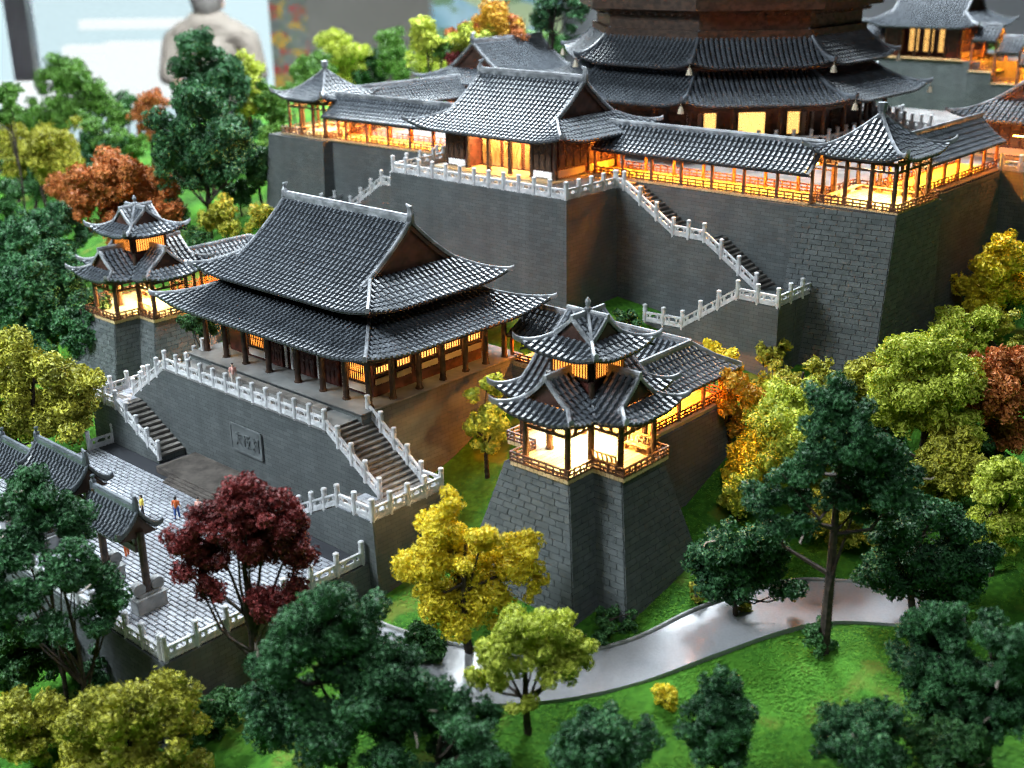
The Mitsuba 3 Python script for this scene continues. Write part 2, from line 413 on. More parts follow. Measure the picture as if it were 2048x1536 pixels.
class Roof:
    """Curved tiled slopes: s runs along the eave, q is the level distance in from the eave."""

    def __init__(r, sp=.48, tl=.52):
        r.sheet, r.tiles, r.ridges, r.hips, r.sp, r.tl = MB(), [], MB(), [], sp, tl

    def slope(r, o, sd, dd, D0, Q, Ln, Lp, zf, lift=None, th=.16, ns=14, nq=9):
        o, sd, dd = A_(o, float), A_(sd, float), A_(dd, float)
        lift = lift or (lambda s, q: 0 * s)

        def P(s, q):
            s, q = np.broadcast_arrays(A_(s, float), A_(q, float))
            return o + s[..., None] * sd + (D0 - q)[..., None] * dd + (zf(q) + lift(s, q))[..., None] * ZV

        q = np.linspace(0, Q, nq)
        t = np.linspace(0, 1, ns)
        ln, lp = Ln(q), Lp(q)
        ss = -ln[:, None] + (lp + ln)[:, None] * t
        top = P(ss, np.broadcast_to(q[:, None], ss.shape))
        v = np.r_[top.reshape(-1, 3), top.reshape(-1, 3) - [0, 0, th]]
        N = nq * ns
        ix = np.arange(N).reshape(nq, ns)
        fl = np.stack([ix[:-1, :-1], ix[:-1, 1:], ix[1:, 1:], ix[1:, :-1]], -1).reshape(-1, 4)
        if np.dot(np.cross(sd, -dd), ZV) < 0: fl = fl[:, ::-1]
        fs = [fl, fl[:, ::-1] + N]
        for e in (ix[0], ix[-1], ix[:, 0], ix[:, -1]):
            fs.append(np.stack([e[:-1], e[1:], e[1:] + N, e[:-1] + N], -1))
        r.sheet.add(v, np.vstack(fs))
        qs = np.linspace(0, Q, 60)
        lnq, lpq = Ln(qs), Lp(qs)
        smax, smin = lpq.max(), -lnq.max()
        n = max(1, int((smax - smin) / r.sp))
        rows = (smin + smax) / 2 + (np.arange(n) - (n - 1) / 2) * r.sp
        w = r.sp * .31
        prof = ((-w, 0), (-w * .62, .15), (w * .62, .15), (w, 0))
        for s in rows:
            ok = np.nonzero((s >= -lnq + .05) & (s <= lpq - .05))[0]
            if len(ok) < 2: continue
            q0, q1 = qs[ok[0]], qs[ok[-1]]
            if q1 - q0 < .12: continue
            run = np.linalg.norm(P(s, q1) - P(s, q0))
            m = max(1, int(round(run / r.tl)))
            qe = np.linspace(q0, q1, m + 1)
            if ok[0] == 0: qe[0] = -.06
            c = P(np.full(m + 1, s), qe)
            lat = P(np.full(m + 1, s + .03), qe) - P(np.full(m + 1, s - .03), qe)
            lat /= np.linalg.norm(lat, axis=1, keepdims=True)
            dn = c[:-1] - c[1:]; dn /= np.linalg.norm(dn, axis=1, keepdims=True)
            for k in range(m):
                b, a = c[k], c[k + 1]          # b lower end, a upper end
                nn = np.cross(lat[k], dn[k]); nn *= np.sign(nn[2])
                V = np.array([a + lat[k + 1] * x * .9 + nn * (z * .8 - .01) for x, z in prof] + [b + lat[k] * x * 1.06 + nn * (z + .055 * (z > 0)) for x, z in prof])
                r.tiles.append((V, TF, nn))
        return P

    def hip(r, P, L, Q, q1=None, w=.28, h=.22, tip=.4, curl=.16, q0=0.0):
        """a hip ridge down the edge s = L(q), ending in an upturned tip past the eave"""
        q = np.linspace(Q if q1 is None else q1, q0, 9)
        p = P(L(q), q)
        e = p[-1] - p[-2]; e /= np.linalg.norm(e)
        p = np.r_[p, [p[-1] + e * tip * .6 + ZV * curl * .35, p[-1] + e * tip + ZV * curl]]
        r.hips.append(MB().ridge(p, w, h))
        return p

    def done(r, key, nmax=300, tile_kind=None, ridge='ridge_paint', pxmin=10.0):
        rk = emit(f'{key}__roof', r.sheet, 'roof_pan')
        if r.ridges.n: emit(f'{rk}__ridge', r.ridges, ridge)
        for m in r.hips: emit(f'{rk}__hip_ridge', m, ridge)
        pieces(rk, 'tile', 'tiles', r.tiles, TILES, nmax, pxmin, r.sp)


TF = A_([[0, 1, 5], [0, 5, 4], [1, 2, 6], [1, 6, 5], [2, 3, 7], [2, 7, 6], [4, 5, 6], [4, 6, 7], [0, 3, 2], [0, 2, 1], [0, 4, 7], [0, 7, 3]])


def zcurve(ze, zr, Q, c=.42): return lambda q: ze + (zr - ze) * ((1 - c) * np.clip(A_(q, float), -1, Q) / Q + c * (np.clip(A_(q, float), 0, Q) / Q) ** 2)


def corner_lift(L0, r, up):
    return lambda s, q: up * np.clip((np.abs(s) - (L0 - r)) / r, 0, 1.1) ** 2 * np.clip(1 - A_(q, float) / (r * 1.15), 0, 1) ** 1.4


def const(x): return lambda q: np.full(np.shape(q), float(x))


def xieshan(r, cx, cy, Lx, Ly, g, ze, zr, up=.9, c=.42, horn=1.1, rot=False, gable_key=None):
    """hip-and-gable roof; the main ridge runs along x (or along y with rot)"""
    X, Y = (A_([1.0, 0, 0]), A_([0, 1.0, 0])) if not rot else (A_([0, 1.0, 0]), A_([-1.0, 0, 0]))
    o = A_([cx, cy, 0.0])
    zf = zcurve(ze, zr, Ly, c)
    hq = Lx - g
    Lf = lambda q: np.where(A_(q, float) < hq, Lx - A_(q, float), g)
    rr = min(Lx, Ly) * .55
    Ps = []
    for sg in (-1, 1):
        Ps.append(r.slope(o, X, Y * sg, Ly, Ly, Lf, Lf, zf, corner_lift(Lx, rr, up), nq=15, ns=22))
        r.slope(o, Y, X * sg, Lx, hq, lambda q: Ly - A_(q, float), lambda q: Ly - A_(q, float), zf, corner_lift(Ly, rr, up), nq=7)
    for P in Ps:
        for sg in (-1, 1):
            r.hip(P, lambda q: sg * Lf(q), hq)
            q = np.linspace(Ly - .05, hq * .75, 8)                         # the ridge down the rake of the gable
            p = P(np.full(8, sg * (g - .05)), q)
            r.ridges.ridge(np.r_[p, [p[-1] + (p[-1] - p[-2]) * .25 + ZV * .12]], .30, .26)
    for sg in (-1, 1):
        gb = MB()
        q = np.linspace(hq, Ly, 8)
        d = Ly - q
        z = zf(q) - .04
        pts = [o + X * sg * (g - .45) - Y * a + ZV * b for a, b in zip(d, z)] + [o + X * sg * (g - .45) + Y * a + ZV * b for a, b in zip(d[-2::-1], z[-2::-1])]
        gb.poly(pts[::-1] if sg > 0 else pts, X * sg * .12)
        for s2 in (-1, 1):                                                # barge boards under the rake
            pp = [o + X * sg * (g - .08) + Y * s2 * a + ZV * (b - .22) for a, b in zip(d, z)]
            for a, b in zip(pp[:-1], pp[1:]): gb.bar(a, b, .10, .42)
        if gable_key: emit(f'{gable_key}__gable', gb, 'gable_board')
    e = g + .15
    r.ridges.ridge([o + X * s + ZV * (zr + .02) for s in np.linspace(-e, e, 12)], .42, .5)
    for sg in (-1, 1):                                                    # owl-tail ornaments at the ridge ends
        b = o + X * sg * (e - .25) + ZV * zr
        r.ridges.tube([b + ZV * .1, b + ZV * horn * .55 + X * sg * .10, b + ZV * horn * .95 + X * sg * .02, b + ZV * horn * 1.12 - X * sg * .35], [.34, .28, .20, .08], 6)
    return Ps


def hip_ring(r, cx, cy, Lx, Ly, run, ze, zt, up=.9, c=.25):
    """one-storey skirt of roof round a body"""
    o = A_([cx, cy, 0.0]); X, Y = A_([1.0, 0, 0]), A_([0, 1.0, 0]); zf = zcurve(ze, zt, run, c); rr = min(Lx, Ly) * .55
    for sg in (-1, 1):
        Lx_, Ly_ = (lambda q: Lx - A_(q, float)), (lambda q: Ly - A_(q, float))
        P = r.slope(o, X, Y * sg, Ly, run, Lx_, Lx_, zf, corner_lift(Lx, rr, up), nq=7, ns=24)
        r.slope(o, Y, X * sg, Lx, run, Ly_, Ly_, zf, corner_lift(Ly, rr, up), nq=7, ns=18)
        for s2 in (-1, 1): r.hip(P, lambda q: s2 * Lx_(q), run)


# ---------------------------------------------------------------- balustrades, railings, steps, walls
def balustrade(label, runs, spacing=1.75, ph=1.5, group='white carved balustrades', skip_first=False, mat='marble'):
    """runs: a polyline of points at floor level; posts at the corners and between, carved panels between posts"""
    t = thing('balustrade', label, 'balustrade', group)
    P = [A_(p, float) for p in runs]
    done = set()

    def post(p):
        k = tuple(np.round(p, 1))
        if k in done: return
        done.add(k)
        m = MB()
        m.tube([p - ZV * .15, p + ZV * (ph * .80)], .185, 8)
        m.tube([p + ZV * ph * .80, p + ZV * ph * .83, p + ZV * ph * .86, p + ZV * ph * .97, p + ZV * ph], [.14, .14, .20, .20, .13], 8)
        emit(f'{t}__post', m, mat, smooth=35)

    for a, b in zip(P[:-1], P[1:]):
        L = np.linalg.norm(b - a); n = max(1, int(round(L / spacing)))
        pts = [a + (b - a) * i / n for i in range(n + 1)]
        for p in pts: post(p)
        for p, q in zip(pts[:-1], pts[1:]):
            e = q - p; l = np.linalg.norm(e); nr = np.cross(e, ZV); nr /= np.linalg.norm(nr)
            m = MB()

            def plate(t0, t1, z0, z1, th):
                c = [p + e * t0 - nr * th, p + e * t0 + nr * th, p + e * t1 + nr * th, p + e * t1 - nr * th]
                m.hexa([x + ZV * z0 for x in c] + [x + ZV * z1 for x in c])

            s, u = .17 / l, 1 - .17 / l
            plate(s, u, .72, .86, .10)                                     # hand rail
            plate(s, u, .02, .13, .11); plate(s, u, .13, .40, .055)           # base and carved slab
            plate(s + .03, u - .03, .19, .34, .075)
            for c in (.30, .70): plate(c - .04, c + .04, .40, .72, .06)    # vase-shaped struts
            plate(s, s + .07, .40, .72, .05); plate(u - .07, u, .40, .72, .05)
            for c in (.30, .70): plate(c - .10, c + .10, .64, .72, .06)
            emit(f'{t}__panel', m, mat)
    return t


def wood_rail(t, a, b, h=.85, mat='rail_wood', n=None):
    """a low lattice railing from a to b, one part per bay"""
    a, b = A_(a, float), A_(b, float)
    L = np.linalg.norm(b - a); n = n or max(1, int(round(L / 2.4)))
    for i in range(n):
        p, q = a + (b - a) * i / n, a + (b - a) * (i + 1) / n
        m = MB()
        for z in (.10, h * .55, h): m.bar(p + ZV * z, q + ZV * z, .12, .10)
        for k in range(5):
            x = p + (q - p) * (k + .5 * (k == 0) * 0) / 4
            m.bar(x, x + ZV * h, .09, .09, up=(q - p))
        for k in (.35, .65):
            x = p + (q - p) * k
            m.bar(x + ZV * .1, x + ZV * h * .55, .07, .07, up=(q - p))
        emit(f'{t}__railing', m, mat)


def flight(label, x0, x1, y0, y1, z0, z1, n, axis='x', zb=None, mat='step_stone', wall='fine_brick_wall'):
    """steps going from (x0, z0) to (x1, z1) along the axis, as wide as the other pair"""
    t = thing('staircase', label, 'stairs')
    zb = min(z0, z1) - .8 if zb is None else zb
    low = MB()
    for i in range(n):
        a, b = x0 + (x1 - x0) * i / n, x0 + (x1 - x0) * (i + 1) / n
        z = z0 + (z1 - z0) * (i + .5) / n
        lo, hi = min(a, b), max(a, b)
        m = MB()
        if axis == 'x': m.box(lo - .06, hi + .06, y0, y1, z - .16, z); low.box(lo, hi, y0 + .02, y1 - .02, zb, z - .17)
        else: m.box(y0, y1, lo - .06, hi + .06, z - .16, z); low.box(y0 + .02, y1 - .02, lo, hi, zb, z - .17)
        emit(f'{t}__step', m, mat)
    emit(f'{t}__base', low, wall)
    return t


def offset_poly(P, d):
    """each corner of a counter-clockwise polygon moved out so that every edge moves out by d (a number or one per edge)"""
    P = A_(P, float); n = len(P); d = np.broadcast_to(d, (n,))
    out = []
    for i in range(n):
        e0, e1 = P[i] - P[i - 1], P[(i + 1) % n] - P[i]
        n0, n1 = A_([e0[1], -e0[0]]) / np.hypot(*e0), A_([e1[1], -e1[0]]) / np.hypot(*e1)
        M_ = A_([n0, n1])
        out.append(P[i] + (np.linalg.solve(M_, [d[i - 1], d[i]]) if abs(np.linalg.det(M_)) > 1e-6 else n1 * d[i]))
    return A_(out)


def battered(key, P, zt, zb, off, mat, shrink=0.0):
    """a wall block with sloping faces: polygon P at the top, moved out by off at the bottom"""
    P = offset_poly(P, -shrink) if shrink else A_(P, float)
    Q = offset_poly(P, off)
    n = len(P)
    from shapely.geometry import Polygon
    tv, tf = trimesh.creation.triangulate_polygon(Polygon(P), engine='earcut')
    mb = MB()
    mb.add(np.c_[tv, np.full(len(tv), zt)], tf)
    v = np.r_[np.c_[Q, np.full(n, zb)], np.c_[P, np.full(n, zt)]]
    mb.add(v, [[i, (i + 1) % n, n + (i + 1) % n, n + i] for i in range(n)])
    if key: emit(key, mb, mat)
    return A_(P), Q


def bricks_on(a, b, c, d, bl=1.2, bh=.45, joint=.040, proud=.028, seed=0):
    """bricks on the face with top edge a-b and bottom edge d-c (a above d), laid in courses; a list of (v, f, n)"""
    r = np.random.default_rng(seed)
    a, b, c, d = (A_(x, float) for x in (a, b, c, d))
    nrm = np.cross(c - d, a - d); nrm /= np.linalg.norm(nrm)
    H = np.linalg.norm((a + b) / 2 - (c + d) / 2)
    n = max(1, int(round(H / bh)))
    items = []
    for i in range(n):
        t0, t1 = i / n + joint / H / 2, (i + 1) / n - joint / H / 2
        l0, r0, l1, r1 = a + (d - a) * t0, b + (c - b) * t0, a + (d - a) * t1, b + (c - b) * t1
        W = np.linalg.norm(r1 - l1)
        x = -(.5 * bl if i % 2 else 0) + r.uniform(-.05, .05)
        cuts = [0.0]
        while x < W:
            x += bl * r.uniform(.92, 1.08)
            if .18 < x < W - .18: cuts.append(x)
        cuts.append(W)
        for u0, u1 in zip(cuts[:-1], cuts[1:]):
            u0, u1 = (u0 + joint / 2) / W, (u1 - joint / 2) / W
            q = A_([l0 + (r0 - l0) * u0, l0 + (r0 - l0) * u1, l1 + (r1 - l1) * u1, l1 + (r1 - l1) * u0])
            p = proud * r.uniform(.75, 1.2)
            ctr = q.mean(0)
            qq = ctr + (q - ctr) * (1 - .02) + nrm * p
            v = np.r_[q - nrm * .05, qq]
            f = A_([[4, 6, 5], [4, 7, 6], [0, 5, 1], [0, 4, 5], [1, 6, 2], [1, 5, 6], [2, 7, 3], [2, 6, 7], [3, 4, 0], [3, 7, 4], [0, 1, 2], [0, 2, 3]])
            items.append((v, f, nrm))
    return items


def brick_block(t, P, zt, zb, off, bl=1.2, bh=.45, nmax=300, faces=None, pxmin=10.0, proud=.05):
    P_, Q_ = battered(f'{t}__wall', P, zt, zb, off, 'joint')
    n = len(P_); items = []
    for i in range(n):
        if faces is not None and i not in faces: continue
        j = (i + 1) % n
        items += bricks_on([*P_[i], zt], [*P_[j], zt], [*Q_[j], zb], [*Q_[i], zb], bl, bh, seed=i, proud=proud)
    pieces(f'{t}__wall', 'brick', 'bricks', items, ['brick_a', 'brick_b', 'brick_c'], nmax, pxmin, bl * .5)
    return P_, Q_


def lamp(t, a, b, rad, w=.22, weight=1.2):
    m = MB(); m.bar(a, b, w, .08)
    emit(f'{t}__lamp', m, 'lamp_glass', rad=rad, weight=weight)


def pillar(t, x, y, z0, z1, r=.19, mat='wood'):
    m = MB(); m.tube([[x, y, z0], [x, y, z0 + .12], [x, y, z0 + .121], [x, y, z1]], [r * 1.35, r * 1.35, r, r * .93], 10)
    emit(f'{t}__pillar', m, mat, smooth=40)


def bracket_row(m, a, b, out, z, n=None, size=.34):
    """a row of stepped brackets under an eave"""
    a, b, out = A_(a, float), A_(b, float), A_(out, float)
    n = n or max(2, int(np.linalg.norm(b - a) / .95))
    e = (b - a) / np.linalg.norm(b - a)
    for i in range(n):
        p = a + (b - a) * (i + .5) / n + ZV * z
        m.bar(p + e * -.22, p + e * .22, .16, .14); m.bar(p, p + out * .5 + ZV * .05, .14, .13); m.bar(p + out * .42 + e * -.3 + ZV * .18, p + out * .42 + e * .3 + ZV * .18, .14, .14)
# ---------------------------------------------------------------- lower court: plaza, stairs, terrace
XC = -16.0
k = thing('plaza_wall', 'dark retaining wall under the paved plaza at lower left', 'retaining wall')
battered(f'{k}__wall', [(-30.8, -.25), (.25, -.25), (.25, 17.2), (-30.8, 17.2)], -.06, -7.5, [.5, .5, 0, .5], 'fine_brick_wall')
emit('plaza', MB().box(-30.7, .15, -.15, 17.15, -.05, .0), 'paver_joint')
labels['plaza'] = {'label': 'pale grey paved plaza behind the ornamental gate', 'category': 'plaza', 'kind': 'structure'}
items = []
for j in range(40):
    y0 = -.1 + j * .34
    x = -30.6 + (.45 if j % 2 else 0) - .45
    while x < .1:
        a, b = max(x, -30.6), min(x + .90, .12)
        if b - a > .15:
            h = .035 + .012 * rng.random()
            g_ = .042
            q = A_([[a + g_, y0 + g_, 0.002], [b - g_, y0 + g_, 0.002], [b - g_, y0 + .34 - g_, 0.002], [a + g_, y0 + .34 - g_, 0.002]])
            v = np.r_[q, q * [1, 1, 0] + (A_([[1, 1, 0], [-1, 1, 0], [-1, -1, 0], [1, -1, 0]]) * .012) + [0, 0, h]]
            items.append((v, np.vstack([MB.HEX[:, [0, 1, 2]], MB.HEX[:, [0, 2, 3]]]), ZV))
        x += .90
pieces('plaza', 'paver', 'pavers', items, ['paver_a', 'paver_a', 'paver_b', 'paver_c'], 300, 10, .5)

k = thing('hall_terrace', 'tall grey stone terrace carrying the double roofed hall, with a carved plaque on its front', 'terrace')
battered(f'{k}__wall', [(-25.7, 17.4), (-6.35, 17.4), (-6.35, 20.2), (-25.7, 20.2)], 6.6, -3, [0, .0, 0, .0], 'fine_brick_wall')
battered(f'{k}__podium', [(-26.2, 20.2), (-5.85, 20.2), (-5.85, 36.6), (-26.2, 36.6)], 7.08, -4, [0, .8, .6, .8], 'fine_brick_wall')
emit(f'{k}__floor', MB().box(-25.8, -6.25, 17.3, 20.2, 6.6, 6.68), 'terrace_floor')
emit(f'{k}__porch_floor', MB().box(-26.4, -5.65, 20.05, 36.8, 7.08, 7.17), 'terrace_floor')
emit(f'{k}__porch_step', MB().box(-23, -9, 19.4, 20.05, 6.68, 6.92), 'step_stone')
# plaque with three raised characters in a frame
m = MB(); m.box(-17.2, -13.75, 17.28, 17.40, 2.45, 4.35)
emit(f'{k}__plaque', m, 'brick_c', label='carved stone plaque with three characters')
m = MB()
for a, b in (((-17.3, 4.4), (-13.65, 4.4)), ((-17.3, 2.4), (-13.65, 2.4)), ((-17.3, 2.4), (-17.3, 4.4)), ((-13.65, 2.4), (-13.65, 4.4))):
    m.bar([a[0], 17.30, a[1]], [b[0], 17.30, b[1]], .16, .14, up=(0, 1, 0))
emit(f'{k}__plaque__frame', m, 'brick_c')
GLY = [[(.1, .85, .9, .85), (.5, .98, .5, .45), (.15, .62, .85, .62), (.5, .5, .12, .05), (.5, .5, .9, .05), (.3, .3, .7, .3)],
       [(.15, .9, .15, .1), (.0, .7, .35, .7), (.45, .92, .95, .92), (.7, .92, .5, .45), (.5, .6, .95, .6), (.9, .6, .55, .05), (.55, .4, .98, .05)],
       [(.1, .8, .6, .8), (.35, .98, .35, .05), (.08, .5, .6, .5), (.35, .45, .05, .1), (.35, .45, .62, .2), (.78, .85, .78, .3), (.95, .98, .95, .05)]]
for i, g_ in enumerate(GLY):
    m = MB()
    for x0, y0, x1, y1 in g_:
        o = -16.75 + i * 1.0
        m.bar([o + x0 * .82, 17.26, 2.85 + y0 * 1.1], [o + x1 * .82, 17.26, 2.85 + y1 * 1.1], .09, .13, up=(0, 1, 0))
    emit(f'{k}__plaque__character', m, 'brick_a')
# centre platform and its three steps
k = thing('platform', 'low brown stone platform below the plaque with three steps to the plaza', 'platform')
emit(f'{k}__floor', MB().box(-22.6, -9.4, 13.9, 17.4, .012, .52), 'brown_stone')
for i in range(3):
    emit(f'{k}__step', MB().box(-20.6, -11.4, 13.9 - .26 * (i + 1), 13.9 - .26 * i, .012 + .001 * i, .40 - .13 * i), 'brown_stone')

LZ = 3.2                                                                   # landing level
for sg, side in ((1, 'right'), (-1, 'left')):
    mx = lambda x: x if sg > 0 else 2 * XC - x
    flight(f'upper stone flight from the hall terrace down to its {side} landing', mx(-6.35), mx(-1.2), 17.5, 21.1, 6.6, LZ, 14, zb=-3)
    flight(f'lower stone flight from the {side} landing down beside the plaque wall', mx(-2.6), mx(-8.0), 15.0, 17.35, LZ, .45, 11, zb=-2)
    k = thing('landing', f'paved stair landing at the {side} end of the hall terrace', 'landing')
    b = sorted((mx(-1.2), mx(.9)))
    battered(f'{k}__wall', [(b[0], 14.9), (b[1], 14.9), (b[1], 21.4), (b[0], 21.4)], LZ - .07, -4, [0, .35 if sg > 0 else 0, .3, 0 if sg > 0 else .35], 'fine_brick_wall')
    c = sorted((mx(-2.6), mx(-1.2)))
    battered(f'{k}__wall', [(c[0], 14.9), (c[1], 14.9), (c[1], 17.4), (c[0], 17.4)], LZ - .07, -4, 0, 'fine_brick_wall')
    items = []
    for bx, y0, y1 in ((b, 14.9, 21.4), (c, 14.9, 17.4)):
        for yy in np.arange(y0, y1 - .2, .5):
            for xx in np.arange(bx[0], bx[1] - .1, .7):
                mm = MB().box(xx + .02, min(xx + .68, bx[1]), yy + .02, min(yy + .48, y1), LZ - .069, LZ)
                v, f = mm.get(); items.append((v, f, ZV))
    pieces(k, 'paver', 'pavers', items, ['paver_b', 'paver_c', 'step_stone'], 300, 10, .6)
    w = MB(); w.poly([(mx(-2.6), 14.9, LZ - .1), (mx(-8.2), 14.9, .35), (mx(-8.2), 14.9, -2), (mx(-2.6), 14.9, -2)], (0, .12, 0)); emit(f'{k}__stair_wall', w, 'fine_brick_wall')
    w = MB(); w.poly([(mx(-6.35), 17.4, 6.6), (mx(-1.2), 17.4, LZ), (mx(-1.2), 17.4, -2), (mx(-6.35), 17.4, -2)], (0, .12, 0)); emit(f'{k}__stair_wall', w, 'fine_brick_wall')
    w = MB(); w.poly([(mx(-6.35), 21.1, 6.6), (mx(-1.2), 21.1, LZ), (mx(-1.2), 21.1, -2), (mx(-6.35), 21.1, -2)], (0, .25, 0)); emit(f'{k}__stair_wall', w, 'fine_brick_wall')
    balustrade(f'white balustrade inside the upper flight at the {side} end of the hall', [(mx(-6.2), 21.15, 6.7), (mx(-1.1), 21.15, LZ), (mx(.75), 21.2, LZ)])
    balustrade(f'white balustrade round the {side} stair landing and down the lower flight', [(mx(.75), 21.2, LZ), (mx(.75), 15.05, LZ), (mx(-2.6), 15.05, LZ), (mx(-8.1), 15.05, .42)])
b1 = balustrade('long white balustrade along the top of the plaque wall and down both upper flights', [(2 * XC + 1.25, 17.5, LZ), (2 * XC + 6.45, 17.5, 6.7), (-6.45, 17.5, 6.7), (-1.25, 17.5, LZ)], spacing=1.55)
balustrade('grey balustrade along the right edge of the plaza beside the dark red tree', [(0, .05, 0), (0, 14.6, 0)], spacing=2.1, ph=1.65)
balustrade('grey balustrade along the near edge of the plaza under the ornamental gate', [(-30.5, .0, 0), (-.3, .0, 0)], spacing=1.8, ph=1.65)
balustrade('short white balustrade at the far left corner of the plaza', [(-30.4, 12.8, 0), (-30.4, 15.0, 0)], spacing=2.1, ph=1.65)

# ---------------------------------------------------------------- the ornamental gate on the plaza
t = thing('gate', 'dark ornamental gate with three tiled roofs standing on the paved plaza', 'gate')
GY = 2.6
cols = [-5.6, -10.3, -17.3, -22.0]
for x in cols:
    m = MB(); m.tube([[x, GY, 1.2], [x, GY, 5.2 if x in (cols[0], cols[3]) else 6.6]], .24, 10); emit(f'{t}__pillar', m, 'wood', smooth=40)
    m = MB(); m.box(x - .42, x + .42, GY - 1.0, GY + 1.0, .01, .95); m.box(x - .5, x + .5, GY - 1.08, GY + 1.08, .95, 1.05)
    m.box(x - .30, x + .30, GY - .75, GY + .75, 1.05, 1.25); emit(f'{t}__pedestal', m, 'coping')
    for s in (-1, 1):
        m = MB(); m.tube([[x - .22, GY + s * .62, 1.55], [x + .22, GY + s * .62, 1.55]], .42, 14); emit(f'{t}__drum_stone', m, 'coping', smooth=40)
for (x0, x1, zr, zc) in ((-9.9, -6.2, 6.5, 4.5), (-16.4, -11.4, 7.9, 5.9), (-21.5, -18.0, 6.5, 4.5)):
    a, b = x0 - .65, x1 + .65
    m = MB(); m.box(a + .6, b - .6, GY - .13, GY + .13, zc - .9, zc - .45); m.box(a + .6, b - .6, GY - .10, GY + .10, zc - .2, zc + .15)
    for i in range(7):
        x = a + .8 + (b - a - 1.6) * i / 6; m.box(x - .12, x + .12, GY - .08, GY + .08, zc - .46, zc - .19)
    bracket_row(m, (a + .5, GY - .12, 0), (b - .5, GY - .12, 0), (0, -1, 0), zc + .2); bracket_row(m, (a + .5, GY + .12, 0), (b - .5, GY + .12, 0), (0, 1, 0), zc + .2)
    emit(f'{t}__lintel', m, 'wood')
    r = Roof(.40, .40)
    zf = zcurve(zr - 1.6, zr, 1.3, .6)
    lf = lambda s, q: .35 * np.clip((np.abs(s) - (b - a) / 2 + .9) / .9, 0, 1) ** 2 * np.clip(1 - A_(q) / 1.4, 0, 1)
    for sg in (-1, 1):
        r.slope([(a + b) / 2, GY, 0], (1, 0, 0), (0, sg, 0), 1.3, 1.3, const((b - a) / 2), const((b - a) / 2), zf, lf)
        for s2 in (-1, 1):
            q = np.linspace(1.27, .0, 8); d = 1.3 - q
            p = np.c_[np.full(8, (a + b) / 2 + s2 * ((b - a) / 2 - .02)), GY + sg * d, zf(q) + lf((b - a) / 2, q)]
            p = np.r_[p, [p[-1] + [0, sg * .25, .12]]]
            r.ridges.ridge(p, .22, .2)
    r.ridges.ridge([(x, GY, zr) for x in np.linspace(a + .1, b - .1, 8)], .3, .42)
    for s2, x in ((-1, a + .2), (1, b - .2)):
        r.ridges.tube([[x, GY, zr], [x + s2 * .08, GY, zr + .55], [x + s2 * .02, GY, zr + .85], [x - s2 * .26, GY, zr + 1.0]], [.26, .2, .15, .06], 6)
    gb = MB()
    for s2 in (-1, 1):
        q = np.linspace(0, 1.3, 8); x = (a + b) / 2 + s2 * ((b - a) / 2 - .25)
        pts = [(x, GY - d, z) for d, z in zip(1.3 - q, zf(q) - .1)] + [(x, GY + d, z) for d, z in zip((1.3 - q)[-2::-1], (zf(q) - .1)[-2::-1])]
        gb = MB().poly(pts, (s2 * .1, 0, 0)); emit(f'{t}__gable', gb, 'gable_board')
    r.done(t, 110, ridge='roof_tile')

# ---------------------------------------------------------------- the double-roofed hall
t = thing('hall', 'large hall with double hip and gable tiled roof in the middle of the model', 'hall')
HX, HY, HF = -15.95, 28.35, 7.17
r = Roof(); hip_ring(r, HX, HY, 12.35, 9.45, 4.75, 11.25, 13.15, up=.62); r.done(t, 150)
r = Roof(); xieshan(r, HX, HY, 10.15, 7.1, 7.2, 13.68, 18.65, up=.5, gable_key=t); r.done(t, 150)
cx = [-25.55, -23.0, -20.5, -17.6, -14.15, -11.3, -8.75, -6.3]
for x in cx:
    for y in (21.4, 35.3): pillar(t, x, y, HF, 11.1, .22)
for y in (23.6, 26.2, 28.6, 31.0, 33.2):
    for x in (-25.55, -6.3): pillar(t, x, y, HF, 11.1, .22)
m = MB()
for y in (21.4, 35.3):
    m.bar((-25.6, y, 10.75), (-6.3, y, 10.75), .2, .34); m.bar((-25.6, y, 10.25), (-6.3, y, 10.25), .14, .16)
for x in (-25.55, -6.3): m.bar((x, 21.4, 10.75), (x, 35.3, 10.75), .2, .34); m.bar((x, 21.4, 10.25), (x, 35.3, 10.25), .14, .16)
emit(f'{t}__lintel', m, 'wood')
m = MB(); bracket_row(m, (-25.6, 21.3, 0), (-6.3, 21.3, 0), (0, -1, 0), 11.0); bracket_row(m, (-6.2, 21.4, 0), (-6.2, 35.3, 0), (1, 0, 0), 11.0)
emit(f'{t}__bracket', m, 'wood')
BX0, BX1, BY0, BY1 = -24.5, -7.35, 22.7, 34.0
emit(f'{t}__wall', MB().box(BX0 + .1, BX1 - .1, BY0 + .1, BY1 - .1, HF, 11.9), 'wood_red')
emit(f'{t}__upper_wall', MB().box(HX - 7.3, HX + 7.3, HY - 4.6, HY + 4.6, 11.9, 14.2), 'wood_red')
m = MB(); m.box(HX - 8.4, HX + 8.4, HY - 5.6, HY + 5.6, 13.05, 13.35)
bracket_row(m, (-23.5, 22.8, 0), (-8.2, 22.8, 0), (0, -1, 0), 13.3); bracket_row(m, (-7.7, 22.9, 0), (-7.7, 34, 0), (1, 0, 0), 13.3)
emit(f'{t}__bracket', m, 'wood')


